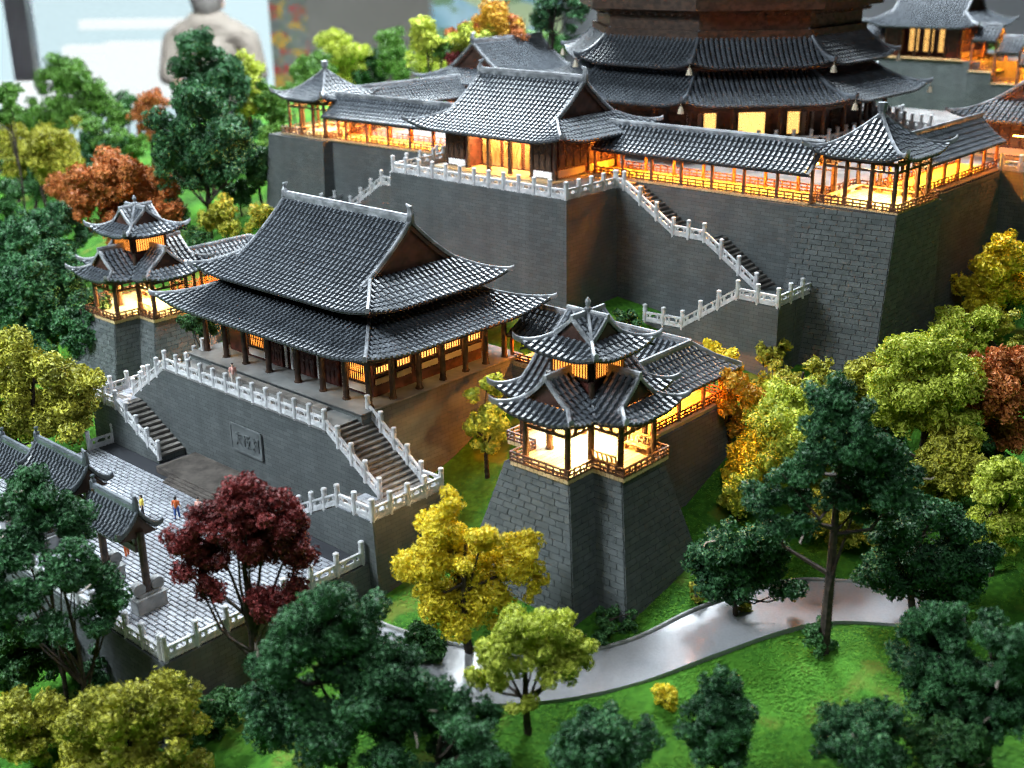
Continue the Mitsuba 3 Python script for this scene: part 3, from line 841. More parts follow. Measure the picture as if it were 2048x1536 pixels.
def lattice(t, a, b, z0, z1, out, rad, n=7, bars='wood', weight=.25, mid=True):
    """a lit lattice window between the points a and b (x, y) on a wall whose outward normal is out"""
    a, b, o = A_([*a, 0.0]), A_([*b, 0.0]), A_([*out, 0.0])
    w = MB()
    p = [a + o * .05 + ZV * z0, b + o * .05 + ZV * z0, b + o * .05 + ZV * z1, a + o * .05 + ZV * z1]
    n3 = np.cross(p[1] - p[0], p[3] - p[0])
    w.add(p if n3 @ o > 0 else p[::-1], [[0, 1, 2, 3]])
    fr = MB()
    for z in (z0, z1): fr.bar(a + ZV * z + o * .1, b + ZV * z + o * .1, .14, .13)
    for q in (a, b): fr.bar(q + ZV * z0 + o * .1, q + ZV * z1 + o * .1, .13, .14, up=o)
    k = emit(f'{t}__window', fr, bars)
    emit(f'{k}__pane', w, 'lamp_glass', rad=rad * .15, weight=weight)
    for i in range(1, n):
        q = a + (b - a) * i / n
        s = MB(); s.bar(q + ZV * z0 + o * .12, q + ZV * z1 + o * .12, .06, .06, up=o); emit(f'{k}__slat', s, bars)
    if mid:
        s = MB(); s.bar(a + ZV * (z0 + z1) / 2 + o * .13, b + ZV * (z0 + z1) / 2 + o * .13, .05, .05); emit(f'{k}__slat', s, bars)
    return k


def leafdoor(t, a, b, z0, z1, out, mat='wood_red', n=4):
    a, b, o = A_([*a, 0.0]), A_([*b, 0.0]), A_([*out, 0.0])
    for i in range(n):
        p, q = a + (b - a) * (i + .06) / n, a + (b - a) * (i + .94) / n
        m = MB(); m.bar(p + o * .1 + ZV * (z0 + z1) / 2, q + o * .1 + ZV * (z0 + z1) / 2, .12, z1 - z0)
        m.bar(p + (q - p) * .12 + o * .17 + ZV * (z0 + (z1 - z0) * .22), p + (q - p) * .88 + o * .17 + ZV * (z0 + (z1 - z0) * .22), .05, (z1 - z0) * .3)
        for k_ in range(3): m.bar(p + (q - p) * (.25 + .25 * k_) + o * .17 + ZV * (z0 + (z1 - z0) * .48), p + (q - p) * (.25 + .25 * k_) + o * .17 + ZV * (z1 - .15), .05, .05, up=o)
        emit(f'{t}__door', m, mat)


def strip(t, a, b, z0, z1, out, name='panel', mat='white_plaster', th=.1):
    a, b, o = A_([*a, 0.0]), A_([*b, 0.0]), A_([*out, 0.0])
    m = MB(); m.bar(a + o * (.06 + th / 2) + ZV * (z0 + z1) / 2, b + o * (.06 + th / 2) + ZV * (z0 + z1) / 2, th, z1 - z0); emit(f'{t}__{name}', m, mat)


DIM = AMBER * .75 + WARM * .08
yf = BY0 + .1
for x0, x1 in ((-21.7, -19.7), (-9.95, -7.9)):
    lattice(t, (x0, yf), (x1, yf), 8.12, 9.5, (0, -1), DIM, 9)
    strip(t, (x0 - .05, yf), (x1 + .05, yf), 7.40, 8.0, (0, -1))
for x0, x1 in ((-19.0, -17.3), (-16.2, -13.5), (-13.1, -10.75)):
    leafdoor(t, (x0 + .25, yf), (x1 - .2, yf), 7.2, 10.0, (0, -1), n=4)
for x in (-19.25, -17.1, -16.4, -13.3, -10.5): strip(t, (x - .12, yf), (x + .12, yf), 7.3, 9.9, (0, -1), 'door_panel')
xf = BX1 - .1
for y0, y1 in ((22.95, 24.5), (25.0, 26.4), (26.9, 29.1), (29.6, 31.6), (32.1, 33.8)):
    lattice(t, (xf, y0), (xf, y1), 8.82, 9.45, (1, 0), AMBER * .7 + WARM * .25, max(4, int((y1 - y0) * 4)), mid=False)
    strip(t, (xf, y0), (xf, y1), 8.08, 8.5, (1, 0), mat='cream')
lamp(t, (-24.6, 22.0, 10.4), (-22.6, 22.0, 10.4), GOLDEN * 1.6, .3); lamp(t, (-9.2, 22.0, 10.4), (-7.2, 22.0, 10.4), GOLDEN * 1.6, .3)
lamp(t, (-6.8, 27, 10.4), (-6.8, 34, 10.4), GOLDEN * .8, .3)


# ---------------------------------------------------------------- the two cross-shaped tower pavilions and their galleries
def cross_poly(cx, cy, w, l): return [(cx - w, cy - l), (cx + w, cy - l), (cx + w, cy - w), (cx + l, cy - w), (cx + l, cy + w), (cx + w, cy + w), (cx + w, cy + l), (cx - w, cy + l), (cx - w, cy + w), (cx - l, cy + w), (cx - l, cy - w), (cx - w, cy - w)]


def plate_poly(P, z0, z1):
    from shapely.geometry import Polygon
    m = trimesh.creation.extrude_polygon(Polygon(P), z1 - z0, engine='earcut'); m.apply_translation([0, 0, z0])
    return A_(m.vertices), A_(m.faces)


def rot_dir(k): return [A_([0, -1.0, 0]), A_([1.0, 0, 0]), A_([0, 1.0, 0]), A_([-1.0, 0, 0])][k]


def tower(cx, cy, side, wall_label, pav_label, base_poly, zb, nb, lampk, skip):
    w = thing('tower_base', wall_label, 'tower')
    brick_block(w, base_poly, 6.4, zb, 2.1, bl=1.08, bh=.40, nmax=nb)
    t = thing('pavilion', pav_label, 'pavilion')
    F0 = 6.7
    emit(f'{t}__floor', plate_poly(cross_poly(cx, cy, 2.35, 4.75), 6.43, F0), 'plank_floor')
    o = A_([cx, cy, 0.0])
    for k in range(4):
        d = rot_dir(k); e = A_([-d[1], d[0], 0]) * 1.0
        for s in (-1, 1): pillar(t, *(o + d * 4.0 + e * s * 1.7)[:2], F0, 10.0, .2)
        pillar(t, *(o + d * 1.7 + e * 1.7)[:2], F0, 12.0, .22)
        segs = [(o + d * 4 - e * 1.7, o + d * 4 + e * 1.7), (o + d * 4 + e * 1.7, o + d * 1.7 + e * 1.7), (o + d * 4 - e * 1.7, o + d * 1.7 - e * 1.7)]
        m = MB()
        for a, b in segs:
            m.bar(a + ZV * 9.7, b + ZV * 9.7, .16, .24); m.bar(a + ZV * 9.1, b + ZV * 9.1, .14, .2)
            for i in range(1, 3): m.bar(a + (b - a) * i / 3 + ZV * 9.2, a + (b - a) * i / 3 + ZV * 9.7, .18, .12, up=(b - a))
            bracket_row(m, a, b, d if abs((b - a) @ d) < .1 else e * np.sign(((a + b) / 2 - o) @ e), 9.95, 3)
        emit(f'{t}__lintel', m, 'wood')
        if k != skip:
            wood_rail(t, o + d * 4.75 - e * 2.35 + ZV * F0, o + d * 4.75 + e * 2.35 + ZV * F0, .62)
            wood_rail(t, o + d * 4.75 + e * 2.35 + ZV * F0, o + d * 2.35 + e * 2.35 + ZV * F0, .62)
            wood_rail(t, o + d * 4.75 - e * 2.35 + ZV * F0, o + d * 2.35 - e * 2.35 + ZV * F0, .62)
        if k in (1, 3) and k != skip:                                     # benches with slatted backs
            for s in ((-1, 1) if k == 1 else (-1,)):
                a, b = o + d * 2.0 + e * s * 1.55, o + d * 3.8 + e * s * 1.55
                m = MB(); m.bar(a + ZV * (F0 + .45), b + ZV * (F0 + .45), .5, .09)
                for q in (a, (a + b) / 2, b): m.bar(q + ZV * F0, q + ZV * (F0 + .42), .4, .1, up=d)
                for i in range(6):
                    q = a + (b - a) * i / 5 + e * s * .25; m.bar(q + ZV * (F0 + .5), q + ZV * (F0 + 1.05) + e * s * .2, .07, .07, up=d)
                m.bar(a + e * s * .45 + ZV * (F0 + 1.05), b + e * s * .45 + ZV * (F0 + 1.05), .09, .09)
                emit(f'{t}__bench', m, 'wood_floor')
    # lower roof: four arms with gabled ends
    r = Roof()
    ze, zr, hw, L, g = 10.15, 12.45, 3.0, 5.3, 4.05
    zf = zcurve(ze, zr, hw, .45); up, rr = .5, 2.2
    for k in range(4):
        gb = MB()
        d = rot_dir(k); e = A_([-d[1], d[0], 0])
        lft = lambda s, q: up * np.clip((A_(s) - (L - rr)) / rr, 0, 1.1) ** 2 * np.clip(1 - A_(q) / (rr * 1.15), 0, 1) ** 1.4
        Lp = lambda q: np.where(A_(q, float) < L - g, L - A_(q, float), g)
        Ln = lambda q: -np.maximum(hw - A_(q, float), 1.55)
        for s in (-1, 1):
            P = r.slope(o, d, e * s, hw, hw, Ln, Lp, zf, lft, nq=11)
            r.hip(P, Lp, L - g, tip=.45, curl=.22)
            q = np.linspace(hw - .05, (L - g) * .7, 7); p = P(np.full(7, g - .03), q); r.ridges.ridge(p, .26, .22)
            r.ridges.ridge([o + e * s * (hw - q_) + d * (hw - q_) + ZV * (zf(q_) - .05) for q_ in np.linspace(0, 1.4, 5)], .2, .12)
        r.slope(o, e, d, L, L - g, lambda q: hw - A_(q, float), lambda q: hw - A_(q, float), zf, corner_lift(hw, rr, up), nq=6)
        r.ridges.ridge([o + d * x + ZV * zr for x in np.linspace(1.5, g + .1, 6)], .32, .34)
        q = np.linspace(L - g, hw, 8); dd_ = hw - q; z = zf(q) - .04
        gb.poly([o + d * (g - .3) - e * a + ZV * b for a, b in zip(dd_, z)] + [o + d * (g - .3) + e * a + ZV * b for a, b in zip(dd_[-2::-1], z[-2::-1])], d * .1)
        emit(f'{t}__gable', gb, 'gable_board')
    r.done(t, 190)
    # lantern storey with lit lattices
    m = MB(); m.box(cx - 1.62, cx + 1.62, cy - 1.62, cy + 1.62, 10.2, 13.55); emit(f'{t}__lantern', m, 'wood_red')
    for k in range(4):
        d = rot_dir(k); e = A_([-d[1], d[0], 0])
        lattice(t, (o + d * 1.62 - e * 1.45)[:2], (o + d * 1.62 + e * 1.45)[:2], 12.1, 13.3, d[:2], AMBER * .8 + WARM * .12, 13, 'wood', .2, mid=False)
    m = MB()
    for k in range(4):
        d = rot_dir(k); e = A_([-d[1], d[0], 0]); bracket_row(m, o + d * 1.7 - e * 1.7, o + d * 1.7 + e * 1.7, d, 13.35, 4)
    emit(f'{t}__bracket', m, 'wood')
    # upper roof: crossed gables over a square skirt
    r = Roof(); ze, zr, hw, g = 13.62, 15.7, 3.0, 1.5
    zf = zcurve(ze, zr, hw, .5)
    for k in range(4):
        gb = MB()
        d = rot_dir(k); e = A_([-d[1], d[0], 0])
        P = r.slope(o, e, d, hw, hw - g, lambda q: hw - A_(q, float), lambda q: hw - A_(q, float), zf, corner_lift(hw, 2.2, .5), nq=7)
        r.hip(P, lambda q: hw - A_(q, float), hw - g, tip=.45, curl=.22)
        for s in (-1, 1):
            r.slope(o, d, e * s, hw, hw, lambda q: -(hw - A_(q, float)), lambda q: np.maximum(hw - A_(q, float), g), zf, nq=11)
            r.ridges.ridge([o + d * (g + .02) + e * s * x + ZV * (zf(hw - x)) for x in np.linspace(0, g, 6)], .2, .2)
        r.ridges.ridge([o + ZV * (zr + .02), o + d * .8 + ZV * zr, o + d * (g + .12) + ZV * (zr + .02)], .26, .26)
        r.ridges.ridge([o + ZV * (zr + .12), o + (d + e) * .75 + ZV * (.5 * zr + .5 * zf(1.5) + .12), o + (d + e) * 1.5 + ZV * (zf(1.5) + .05)], .24, .2)
        x = np.linspace(g, 0, 7)
        gb.poly([o + d * (g - .12) - e * a + ZV * (zf(hw - a) - .03) for a in x] + [o + d * (g - .12) + e * a + ZV * (zf(hw - a) - .03) for a in x[-2::-1]], d * .1)
        emit(f'{t}__gable', gb, 'gable_board')
    r.ridges.tube([o + ZV * zr, o + ZV * (zr + .35), o + ZV * (zr + .5), o + ZV * (zr + .8), o + ZV * (zr + 1.05)], [.26, .26, .12, .2, .05], 8)
    r.done(t, 110)
    m = MB(); m.tube([[cx, cy, 10.0], [cx, cy, 10.08]], 1.0, 16); emit(f'{t}__lamp', m, 'lamp_glass', rad=WARM * lampk, weight=2.5)


def gallery(label, xa, xb, y0, y1, sx, t_poly, zb):
    """L-shaped roofed gallery: a run along x from xa to the corner xb at y1, then along y down to y0; sx = side of the corner"""
    w = thing('gallery_wall', label.replace('gallery', 'wall under the gallery'), 'wall')
    battered(f'{w}__wall', t_poly, 6.42, zb, .8, 'fine_brick_wall')
    t = thing('gallery', label, 'gallery')
    hw, ze, zr = 2.6, 8.95, 10.75
    zf = zcurve(ze, zr, hw, .4)
    X, Y = A_([sx * 1.0, 0, 0]), A_([0, 1.0, 0])
    o = A_([xb, y1, 0.0])
    r = Roof()
    la, lb = abs(xb - xa), y1 - y0
    c_in = lambda q: -(hw - A_(q, float)); c_out = lambda q: hw - A_(q, float)
    r.slope(o, X, Y, hw, hw, const(la), c_out, zf); r.slope(o, X, -Y, hw, hw, const(la), c_in, zf)
    r.slope(o, Y, X, hw, hw, const(lb), c_out, zf); r.slope(o, Y, -X, hw, hw, const(lb), c_in, zf)
    r.ridges.ridge([o - X * la + ZV * zr, o - X * la / 2 + ZV * zr, o + ZV * zr], .34, .34); r.ridges.ridge([o - Y * lb + ZV * zr, o - Y * lb / 2 + ZV * zr, o + ZV * zr], .34, .34)
    r.ridges.ridge([o + ZV * zr, o + (X + Y) * 1.3 + ZV * (zf(1.3) + .05), o + (X + Y) * 2.6 + ZV * (ze + .1)], .28, .26)
    r.done(t, 240)
    F0 = 6.7
    fl = MB(); a, b = sorted((xa, xb + sx * 2.25)); fl.box(a, b, y1 - 2.25, y1 + 2.25, 6.45, F0); a, b = sorted((xb - sx * 2.25, xb + sx * 2.25)); fl.box(a, b, y0, y1 - 2.25, 6.45, F0)
    emit(f'{t}__floor', fl, 'plank_floor')
    pts = [o + X * sx0 * 0 for sx0 in ()]
    out = [o - X * la + Y * 1.9, o + (X + Y) * 1.9, o + X * 1.9 - Y * lb]
    inn = [o - X * la - Y * 1.9, o - (X + Y) * 1.9, o - X * 1.9 - Y * lb]
    for path in (out, inn):
        for a, b in zip(path[:-1], path[1:]):
            L = np.linalg.norm(b - a); n = max(1, int(round(L / 3.0)))
            for i in range(n + 1):
                p = a + (b - a) * i / n
                if i < n or b is path[-1]: pillar(t, p[0], p[1], F0, 9.3, .15, 'wood_mid')
            m = MB(); m.bar(a + ZV * 9.1, b + ZV * 9.1, .14, .22); m.bar(a + ZV * 8.7, b + ZV * 8.7, .1, .1); emit(f'{t}__lintel', m, 'wood')
            wood_rail(t, a + ZV * F0, b + ZV * F0, .6, n=n)
    lamp(t, o - X * (la - .5) + ZV * 9.4, o - X * .2 + ZV * 9.4, AMBER * 24, .3, 1.6); lamp(t, o - Y * .3 + ZV * 9.38, o - Y * (lb - .5) + ZV * 9.38, AMBER * 24, .3, 1.6)


tower(8.9, 26.45, 1, 'tall battered brick tower base in the centre foreground', 'cross shaped pavilion glowing bright on the foreground brick tower',
      [(5.9, 21.9), (11.15, 21.9), (11.15, 24.3), (13.35, 24.3), (13.35, 28.6), (11.4, 28.6), (11.4, 30.2), (5.9, 30.2)], -1.9, 300, 30.0, 2)
gallery('roofed gallery glowing orange behind the foreground tower', -6.2, 8.95, 31.0, 38.0, 1, [(-6, 35.7), (6.6, 35.7), (6.6, 30.2), (11.35, 30.2), (11.35, 40.3), (-6, 40.3)], 1.0)
tower(-42.1, 26.3, -1, 'narrow brick tower base among the trees at left', 'cross shaped pavilion glowing bright on the left tower among dark trees',
      [(-45.2, 21.6), (-39.9, 21.6), (-39.9, 24.1), (-37.6, 24.1), (-37.6, 28.5), (-39, 30.0), (-45.2, 30.0)], -2.0, 300, 24.0, 2)
gallery('roofed gallery glowing orange between the left tower and the hall', -25.8, -42.1, 31.0, 38.0, -1, [(-44.4, 30.0), (-39.8, 30.0), (-39.8, 35.7), (-26, 35.7), (-26, 40.3), (-44.4, 40.3)], 0.0)
# ---------------------------------------------------------------- the upper platform
UZ = 17.7
k = thing('platform_wall', 'long dark stone wall of the upper platform under the orange galleries', 'wall')
battered(f'{k}__wall', [(-53, 53.2), (-28.0, 53.5), (-7.9, 54.0), (9, 54.2), (14.3, 58), (14.3, 112), (-53, 112)], UZ - .06, 2, [.9, .6, .7, .7, 1.2, 1, 1], 'fine_brick_wall')
emit('upper_court', plate_poly([(-52, 54.2), (-28, 54.3), (13.2, 55.2), (13.2, 111), (-52, 111)], UZ - .055, UZ - .01), 'court')
labels['upper_court'] = {'label': 'paved court of the upper platform round the pagoda', 'category': 'court', 'kind': 'structure'}
k = thing('terrace', 'big plain grey terrace block below the upper gatehouse', 'terrace')
battered(f'{k}__wall', [(-28.4, 44.4), (-7.6, 44.4), (-7.6, 54.6), (-28.4, 54.6)], UZ - .03, 3, [.5, .5, 0, .5], 'fine_brick_wall')
emit(f'{k}__floor', MB().box(-28.3, -7.7, 44.5, 54.5, UZ - .03, UZ + .02), 'terrace_floor')
TXC = -18.0
mxT = lambda x: 2 * TXC - x
for sg, side in ((1, 'right'), (-1, 'left')):
    mx = (lambda x: x) if sg > 0 else mxT
    flight(f'upper stair down the platform wall on the {side} of the terrace', mx(-7.2), mx(-1.8), 51.3, 54.1, UZ, 14.5, 13, zb=4)
    flight(f'middle stair down the platform wall on the {side} of the terrace', mx(1.2), mx(6.2), 51.3, 54.1, 14.45, 11.2, 13, zb=4)
    flight(f'lower stair turning back below the platform wall on the {side}', mx(6.2), mx(1.2), 48.5, 51.0, 11.2, 7.8, 13, zb=4)
    k = thing('stair_wall', f'plain grey wall carrying the zigzag stairs on the {side} of the terrace', 'wall')
    w = MB()
    for pts, y0, y1 in (([(-7.6, UZ), (-6.9, UZ), (-1.8, 14.5), (1.2, 14.45), (6.2, 11.2), (9.9, 11.2), (9.9, 3), (-7.6, 3)], 51.0, .3),
                        ([(-2.6, 7.55), (1.2, 7.75), (6.2, 11.15), (9.9, 11.15), (9.9, 3), (-2.6, 3)], 48.3, .3)):
        P = [(mx(a), y0, b) for a, b in pts]
        c = A_(P).mean(0)
        from shapely.geometry import Polygon
        tv, tf = trimesh.creation.triangulate_polygon(Polygon([(p[0], p[2]) for p in P]), engine='earcut')
        for yy in (y0, y0 + y1): w.add(np.c_[tv[:, 0], np.full(len(tv), yy), tv[:, 1]], tf)
        n = len(P); w.add(P + [(p[0], y0 + y1, p[2]) for p in P], [[i, (i + 1) % n, n + (i + 1) % n, n + i] for i in range(n)])
    a, b = sorted((mx(6.2), mx(9.85))); w.box(a, b, 48.55, 53.9, 3, 11.12)
    a, b = sorted((mx(-1.8), mx(1.2))); w.box(a, b, 51.25, 53.9, 3, 14.44)
    a, b = sorted((mx(-2.5), mx(1.2))); w.box(a, b, 48.55, 51.0, 3, 7.7)
    emit(f'{k}__wall', w, 'fine_brick_wall')
    balustrade(f'white balustrade zigzagging down the upper stair on the {side} of the terrace', [(mx(-7.7), 51.15, UZ), (mx(-6.9), 51.15, UZ), (mx(-1.8), 51.15, 14.5), (mx(1.2), 51.15, 14.45), (mx(6.2), 51.15, 11.2)], spacing=1.9)
    balustrade(f'white balustrade round the lower stair landing on the {side} of the terrace', [(mx(-2.5), 48.45, 7.6), (mx(1.2), 48.45, 7.78), (mx(6.2), 48.45, 11.17), (mx(9.75), 48.45, 11.17), (mx(9.75), 53.8, 11.17)], spacing=1.75)
balustrade('white balustrade along the top edge of the terrace before the gatehouse', [(-28.2, 53.2, UZ), (-28.2, 44.6, UZ), (-7.8, 44.6, UZ), (-7.8, 51.1, UZ)], spacing=1.7)

k = thing('corner_tower', 'broad battered brick tower under the square pavilion at right', 'tower')
brick_block(k, [(7.9, 54.1), (15.3, 55.3), (15.3, 63.4), (7.9, 63.4)], UZ - .01, 3, [2.9, .45, 0, .5], nmax=300, faces=(0, 1, 3), bl=1.08, bh=.41, pxmin=9)
k = thing('side_wall', 'dark brick wall running back under the right hand gallery', 'wall')
w_it = bricks_on([14.35, 63.4, UZ - .05], [14.35, 78, UZ - .05], [14.9, 78, 5], [14.9, 63.4, 5], 1.08, .41, seed=5)
pieces(f'{k}__wall', 'brick', 'bricks', w_it, ['brick_a', 'brick_b', 'brick_c'], 140, 9, .54)
m = MB(); m.hexa([[13, 63.3, 5], [14.85, 63.3, 5], [14.85, 78, 5], [13, 78, 5], [13, 63.3, UZ - .05], [14.3, 63.3, UZ - .05], [14.3, 78, UZ - .05], [13, 78, UZ - .05]]); emit(f'{k}__wall', m, 'joint')
k = thing('corner_tower', 'plain dark stone tower under the square pavilion at far left', 'tower')
battered(f'{k}__wall', [(-56.4, 52.0), (-47.1, 52.0), (-47.1, 60), (-56.4, 60)], UZ - .02, 5, [1.0, .6, 0, 1], 'fine_brick_wall')


def square_pavilion(cx, cy, label, lampk, e=4.0):
    t = thing('square_pavilion', label, 'pavilion')
    h, o = 2.95, A_([cx, cy, 0.0])
    emit(f'{t}__floor', MB().box(cx - 3.7, cx + 3.7, cy - 3.7, cy + 3.7, UZ, UZ + .12), 'plank_floor')
    F0 = UZ + .12
    for k in range(4):
        d = rot_dir(k); ee = A_([-d[1], d[0], 0])
        for s in (-h, -1.05, 1.05): pillar(t, *(o + d * h + ee * s)[:2], F0, 21.4, .17)
        m = MB(); a, b = o + d * h - ee * h, o + d * h + ee * h
        m.bar(a + ZV * 21.25, b + ZV * 21.25, .16, .26); m.bar(a + ZV * 20.65, b + ZV * 20.65, .12, .18)
        for i in range(1, 6): m.bar(a + (b - a) * i / 6 + ZV * 20.7, a + (b - a) * i / 6 + ZV * 21.2, .2, .1, up=b - a)
        bracket_row(m, a, b, d, 21.45, 6); emit(f'{t}__lintel', m, 'wood')
        wood_rail(t, o + d * 3.65 - ee * 3.65 + ZV * F0, o + d * 3.65 + ee * 3.65 + ZV * F0, .62, n=3)
        a, b = o + d * 2.6 - ee * 2.6, o + d * 2.6 + ee * 2.6
        if k in (2, 3):
            m = MB(); m.bar(a + ZV * (F0 + .45), b + ZV * (F0 + .45), .45, .09)
            for i in range(4): m.bar(a + (b - a) * i / 3 + ZV * F0, a + (b - a) * i / 3 + ZV * (F0 + .4), .1, .35, up=b - a)
            emit(f'{t}__bench', m, 'wood_floor')
    r = Roof(); zf = zcurve(21.6, 24.5, e, .55)
    for k in range(4):
        d = rot_dir(k); ee = A_([-d[1], d[0], 0])
        L = lambda q: e - A_(q, float)
        P = r.slope(o, ee, d, e, e - .05, L, L, zf, corner_lift(e, 2.4, .6), nq=11)
        r.hip(P, L, e - .05, tip=.5, curl=.25)
    r.ridges.tube([o + ZV * 24.3, o + ZV * 24.75, o + ZV * 24.8, o + ZV * 25.35, o + ZV * 25.4], [.26, .26, .36, .40, .22], 8)
    r.done(t, 170)
    m = MB(); m.tube([[cx, cy, 21.95], [cx, cy, 22.02]], 1.1, 14); emit(f'{t}__lamp', m, 'lamp_glass', rad=WARM * lampk, weight=2)


square_pavilion(11.6, 59.2, 'square pavilion with pyramid roof on the right hand brick tower', 20.0)
square_pavilion(-51.6, 56.6, 'square pavilion with pyramid roof at the far left corner of the platform', 16.0)


def straight_gallery(label, a, b, hw=2.4, ze=20.1, zr=22.1, nb=None, nmax=200, lampk=30.0, wcol=1.75, zf0=UZ, steps=None):
    t = thing('gallery', label, 'gallery')
    a, b = A_([*a, 0.0]), A_([*b, 0.0])
    e = (b - a) / np.linalg.norm(b - a); nn = A_([e[1], -e[0], 0]); L = np.linalg.norm(b - a); o = (a + b) / 2
    n = nb or max(1, int(round(L / 3.05)))
    zf = zcurve(ze, zr, hw, .4); r = Roof()
    for s in (-1, 1): r.slope(o, e, nn * s, hw, hw, const(L / 2), const(L / 2), zf)
    r.ridges.ridge([o + e * x + ZV * zr for x in np.linspace(-L / 2, L / 2, 5)], .34, .34)
    r.done(t, nmax)
    m = MB(); c = [a - nn * 2.5, a + nn * 2.5, b + nn * 2.5, b - nn * 2.5]
    m.hexa([p + ZV * (zf0 + .001) for p in c] + [p + ZV * (zf0 + .1) for p in c]); emit(f'{t}__floor', m, 'plank_floor')
    for s in (-1, 1):
        p0, p1 = a + nn * s * wcol, b + nn * s * wcol
        for i in range(n + 1): pillar(t, *(p0 + (p1 - p0) * i / n)[:2], zf0 + .1, ze + .3, .15, 'wood_mid')
        m = MB(); m.bar(p0 + ZV * (ze + .1), p1 + ZV * (ze + .1), .14, .22); m.bar(p0 + ZV * (ze - .3), p1 + ZV * (ze - .3), .1, .1)
        for i in range(2 * n): m.bar(p0 + (p1 - p0) * (i + .5) / (2 * n) + ZV * (ze - .3), p0 + (p1 - p0) * (i + .5) / (2 * n) + ZV * (ze + .05), .3, .08, up=e)
        emit(f'{t}__lintel', m, 'wood')
        wood_rail(t, p0 + nn * s * .12 + ZV * (zf0 + .1), p1 + nn * s * .12 + ZV * (zf0 + .1), .62, n=n)
    lamp(t, a + e * .5 + ZV * (ze + .45), b - e * .5 + ZV * (ze + .45), AMBER * lampk, .3, 1.6)
    return t


straight_gallery('long gallery glowing orange between the gatehouse and the right pavilion', (-12.9, 56.6), (8.2, 57.0), nmax=260, nb=7)
straight_gallery('long gallery glowing orange between the gatehouse and the far left pavilion', (-48.4, 55.3), (-26.6, 56.2), nmax=120, nb=7)
straight_gallery('gallery running back from the right pavilion to the right gatehouse', (11.6, 62.6), (11.7, 79.0), nmax=120, nb=6)
straight_gallery('gallery running back from the far left pavilion along the platform edge', (-51.0, 60.0), (-49.8, 75.5), nmax=60, nb=6, lampk=20)


def gatehouse(label, cx, cy, rot, zf0, Lx, Ly, g, bx, by, ze, zr, front, lit=True, lampk=5.0, nmax=200, white=True):
    t = thing('gatehouse', label, 'gatehouse')
    r = Roof(); xieshan(r, cx, cy, Lx, Ly, g, ze, zr, up=.62, rot=rot, gable_key=t); r.done(t, nmax)
    X, Y = (A_([1.0, 0, 0]), A_([0, 1.0, 0])) if not rot else (A_([0, 1.0, 0]), A_([-1.0, 0, 0]))
    o = A_([cx, cy, 0.0])
    F0 = zf0 + .12

    def W(a, b): return (o + X * a + Y * b)[:2]
    c = [[*W(-bx - .9, -by - 1.4)], [*W(bx + .9, -by - 1.4)], [*W(bx + .9, by + 1.4)], [*W(-bx - .9, by + 1.4)]]
    m = MB(); m.hexa([[*p, zf0 - .02] for p in c] + [[*p, F0] for p in c]); emit(f'{t}__floor', m, 'wood_floor')
    xs = np.linspace(-bx, bx, 6)
    for x in xs:
        for s in (-1, 1): pillar(t, *W(x, s * by), F0, ze + .5, .2)
    m = MB()
    for s in (-1, 1):
        m.bar([*W(-bx, s * by), ze + .25], [*W(bx, s * by), ze + .25], .18, .3); bracket_row(m, [*W(-bx, s * by), 0], [*W(bx, s * by), 0], Y * s, ze + .35)
        m.bar([*W(s * bx, -by), ze + .25], [*W(s * bx, by), ze + .25], .18, .3); bracket_row(m, [*W(s * bx, -by), 0], [*W(s * bx, by), 0], X * s, ze + .35)
    emit(f'{t}__lintel', m, 'wood')
    m = MB()                                                              # body: side walls, back wall and the recessed front
    d = by - 1.9
    q = [[*W(-bx + .1, -d)], [*W(bx - .1, -d)], [*W(bx - .1, by - .1)], [*W(-bx + .1, by - .1)]]
    m.hexa([[*p, F0] for p in q] + [[*p, ze + 1.0] for p in q])
    for x0, x1 in ((xs[0], xs[1]), (xs[4], xs[5])):
        q = [[*W(x0 + .12, -by + .02)], [*W(x1 - .12, -by + .02)], [*W(x1 - .12, -d + .1)], [*W(x0 + .12, -d + .1)]]
        m.hexa([[*p, F0] for p in q] + [[*p, ze + .2] for p in q])
    emit(f'{t}__wall', m, 'wood_red')
    out = (-Y)[:2]
    for i in (0, 4):
        leafdoor(t, W(xs[i] + .3, -by), W(xs[i + 1] - .3, -by), F0 + .75, ze - .1, out, 'wood', 3)
        if white: strip(t, W(xs[i] + .25, -by), W(xs[i + 1] - .25, -by), F0 + .1, F0 + .65, out)
    for i in (1, 2, 3):
        if lit == 'window': lattice(t, W(xs[i] + .25, -d), W(xs[i + 1] - .25, -d), F0 + .5, ze - .1, out, GOLDEN * 1.1, 12, weight=.3)
        else: leafdoor(t, W(xs[i] + .2, -d), W(xs[i + 1] - .2, -d), F0 + .1, ze, out, 'wood_floor', 4)
    for s in (1, -1):
        leafdoor(t, W(s * (bx - .1), -by + .4), W(s * (bx - .1), by - .4), F0 + .9, ze, (X * s)[:2], 'wood', 8)
        for a, b in ((-by + .4, -.3), (.3, by - .4)): strip(t, W(s * (bx - .1), a), W(s * (bx - .1), b), F0 + .1, F0 + .75, (X * s)[:2], mat='cream')
    if lit != 'window': lamp(t, [*W(xs[1] + .2, -by + .75), ze + .2], [*W(xs[4] - .2, -by + .75), ze + .2], WARM * lampk, .4, 1.5)
    return t


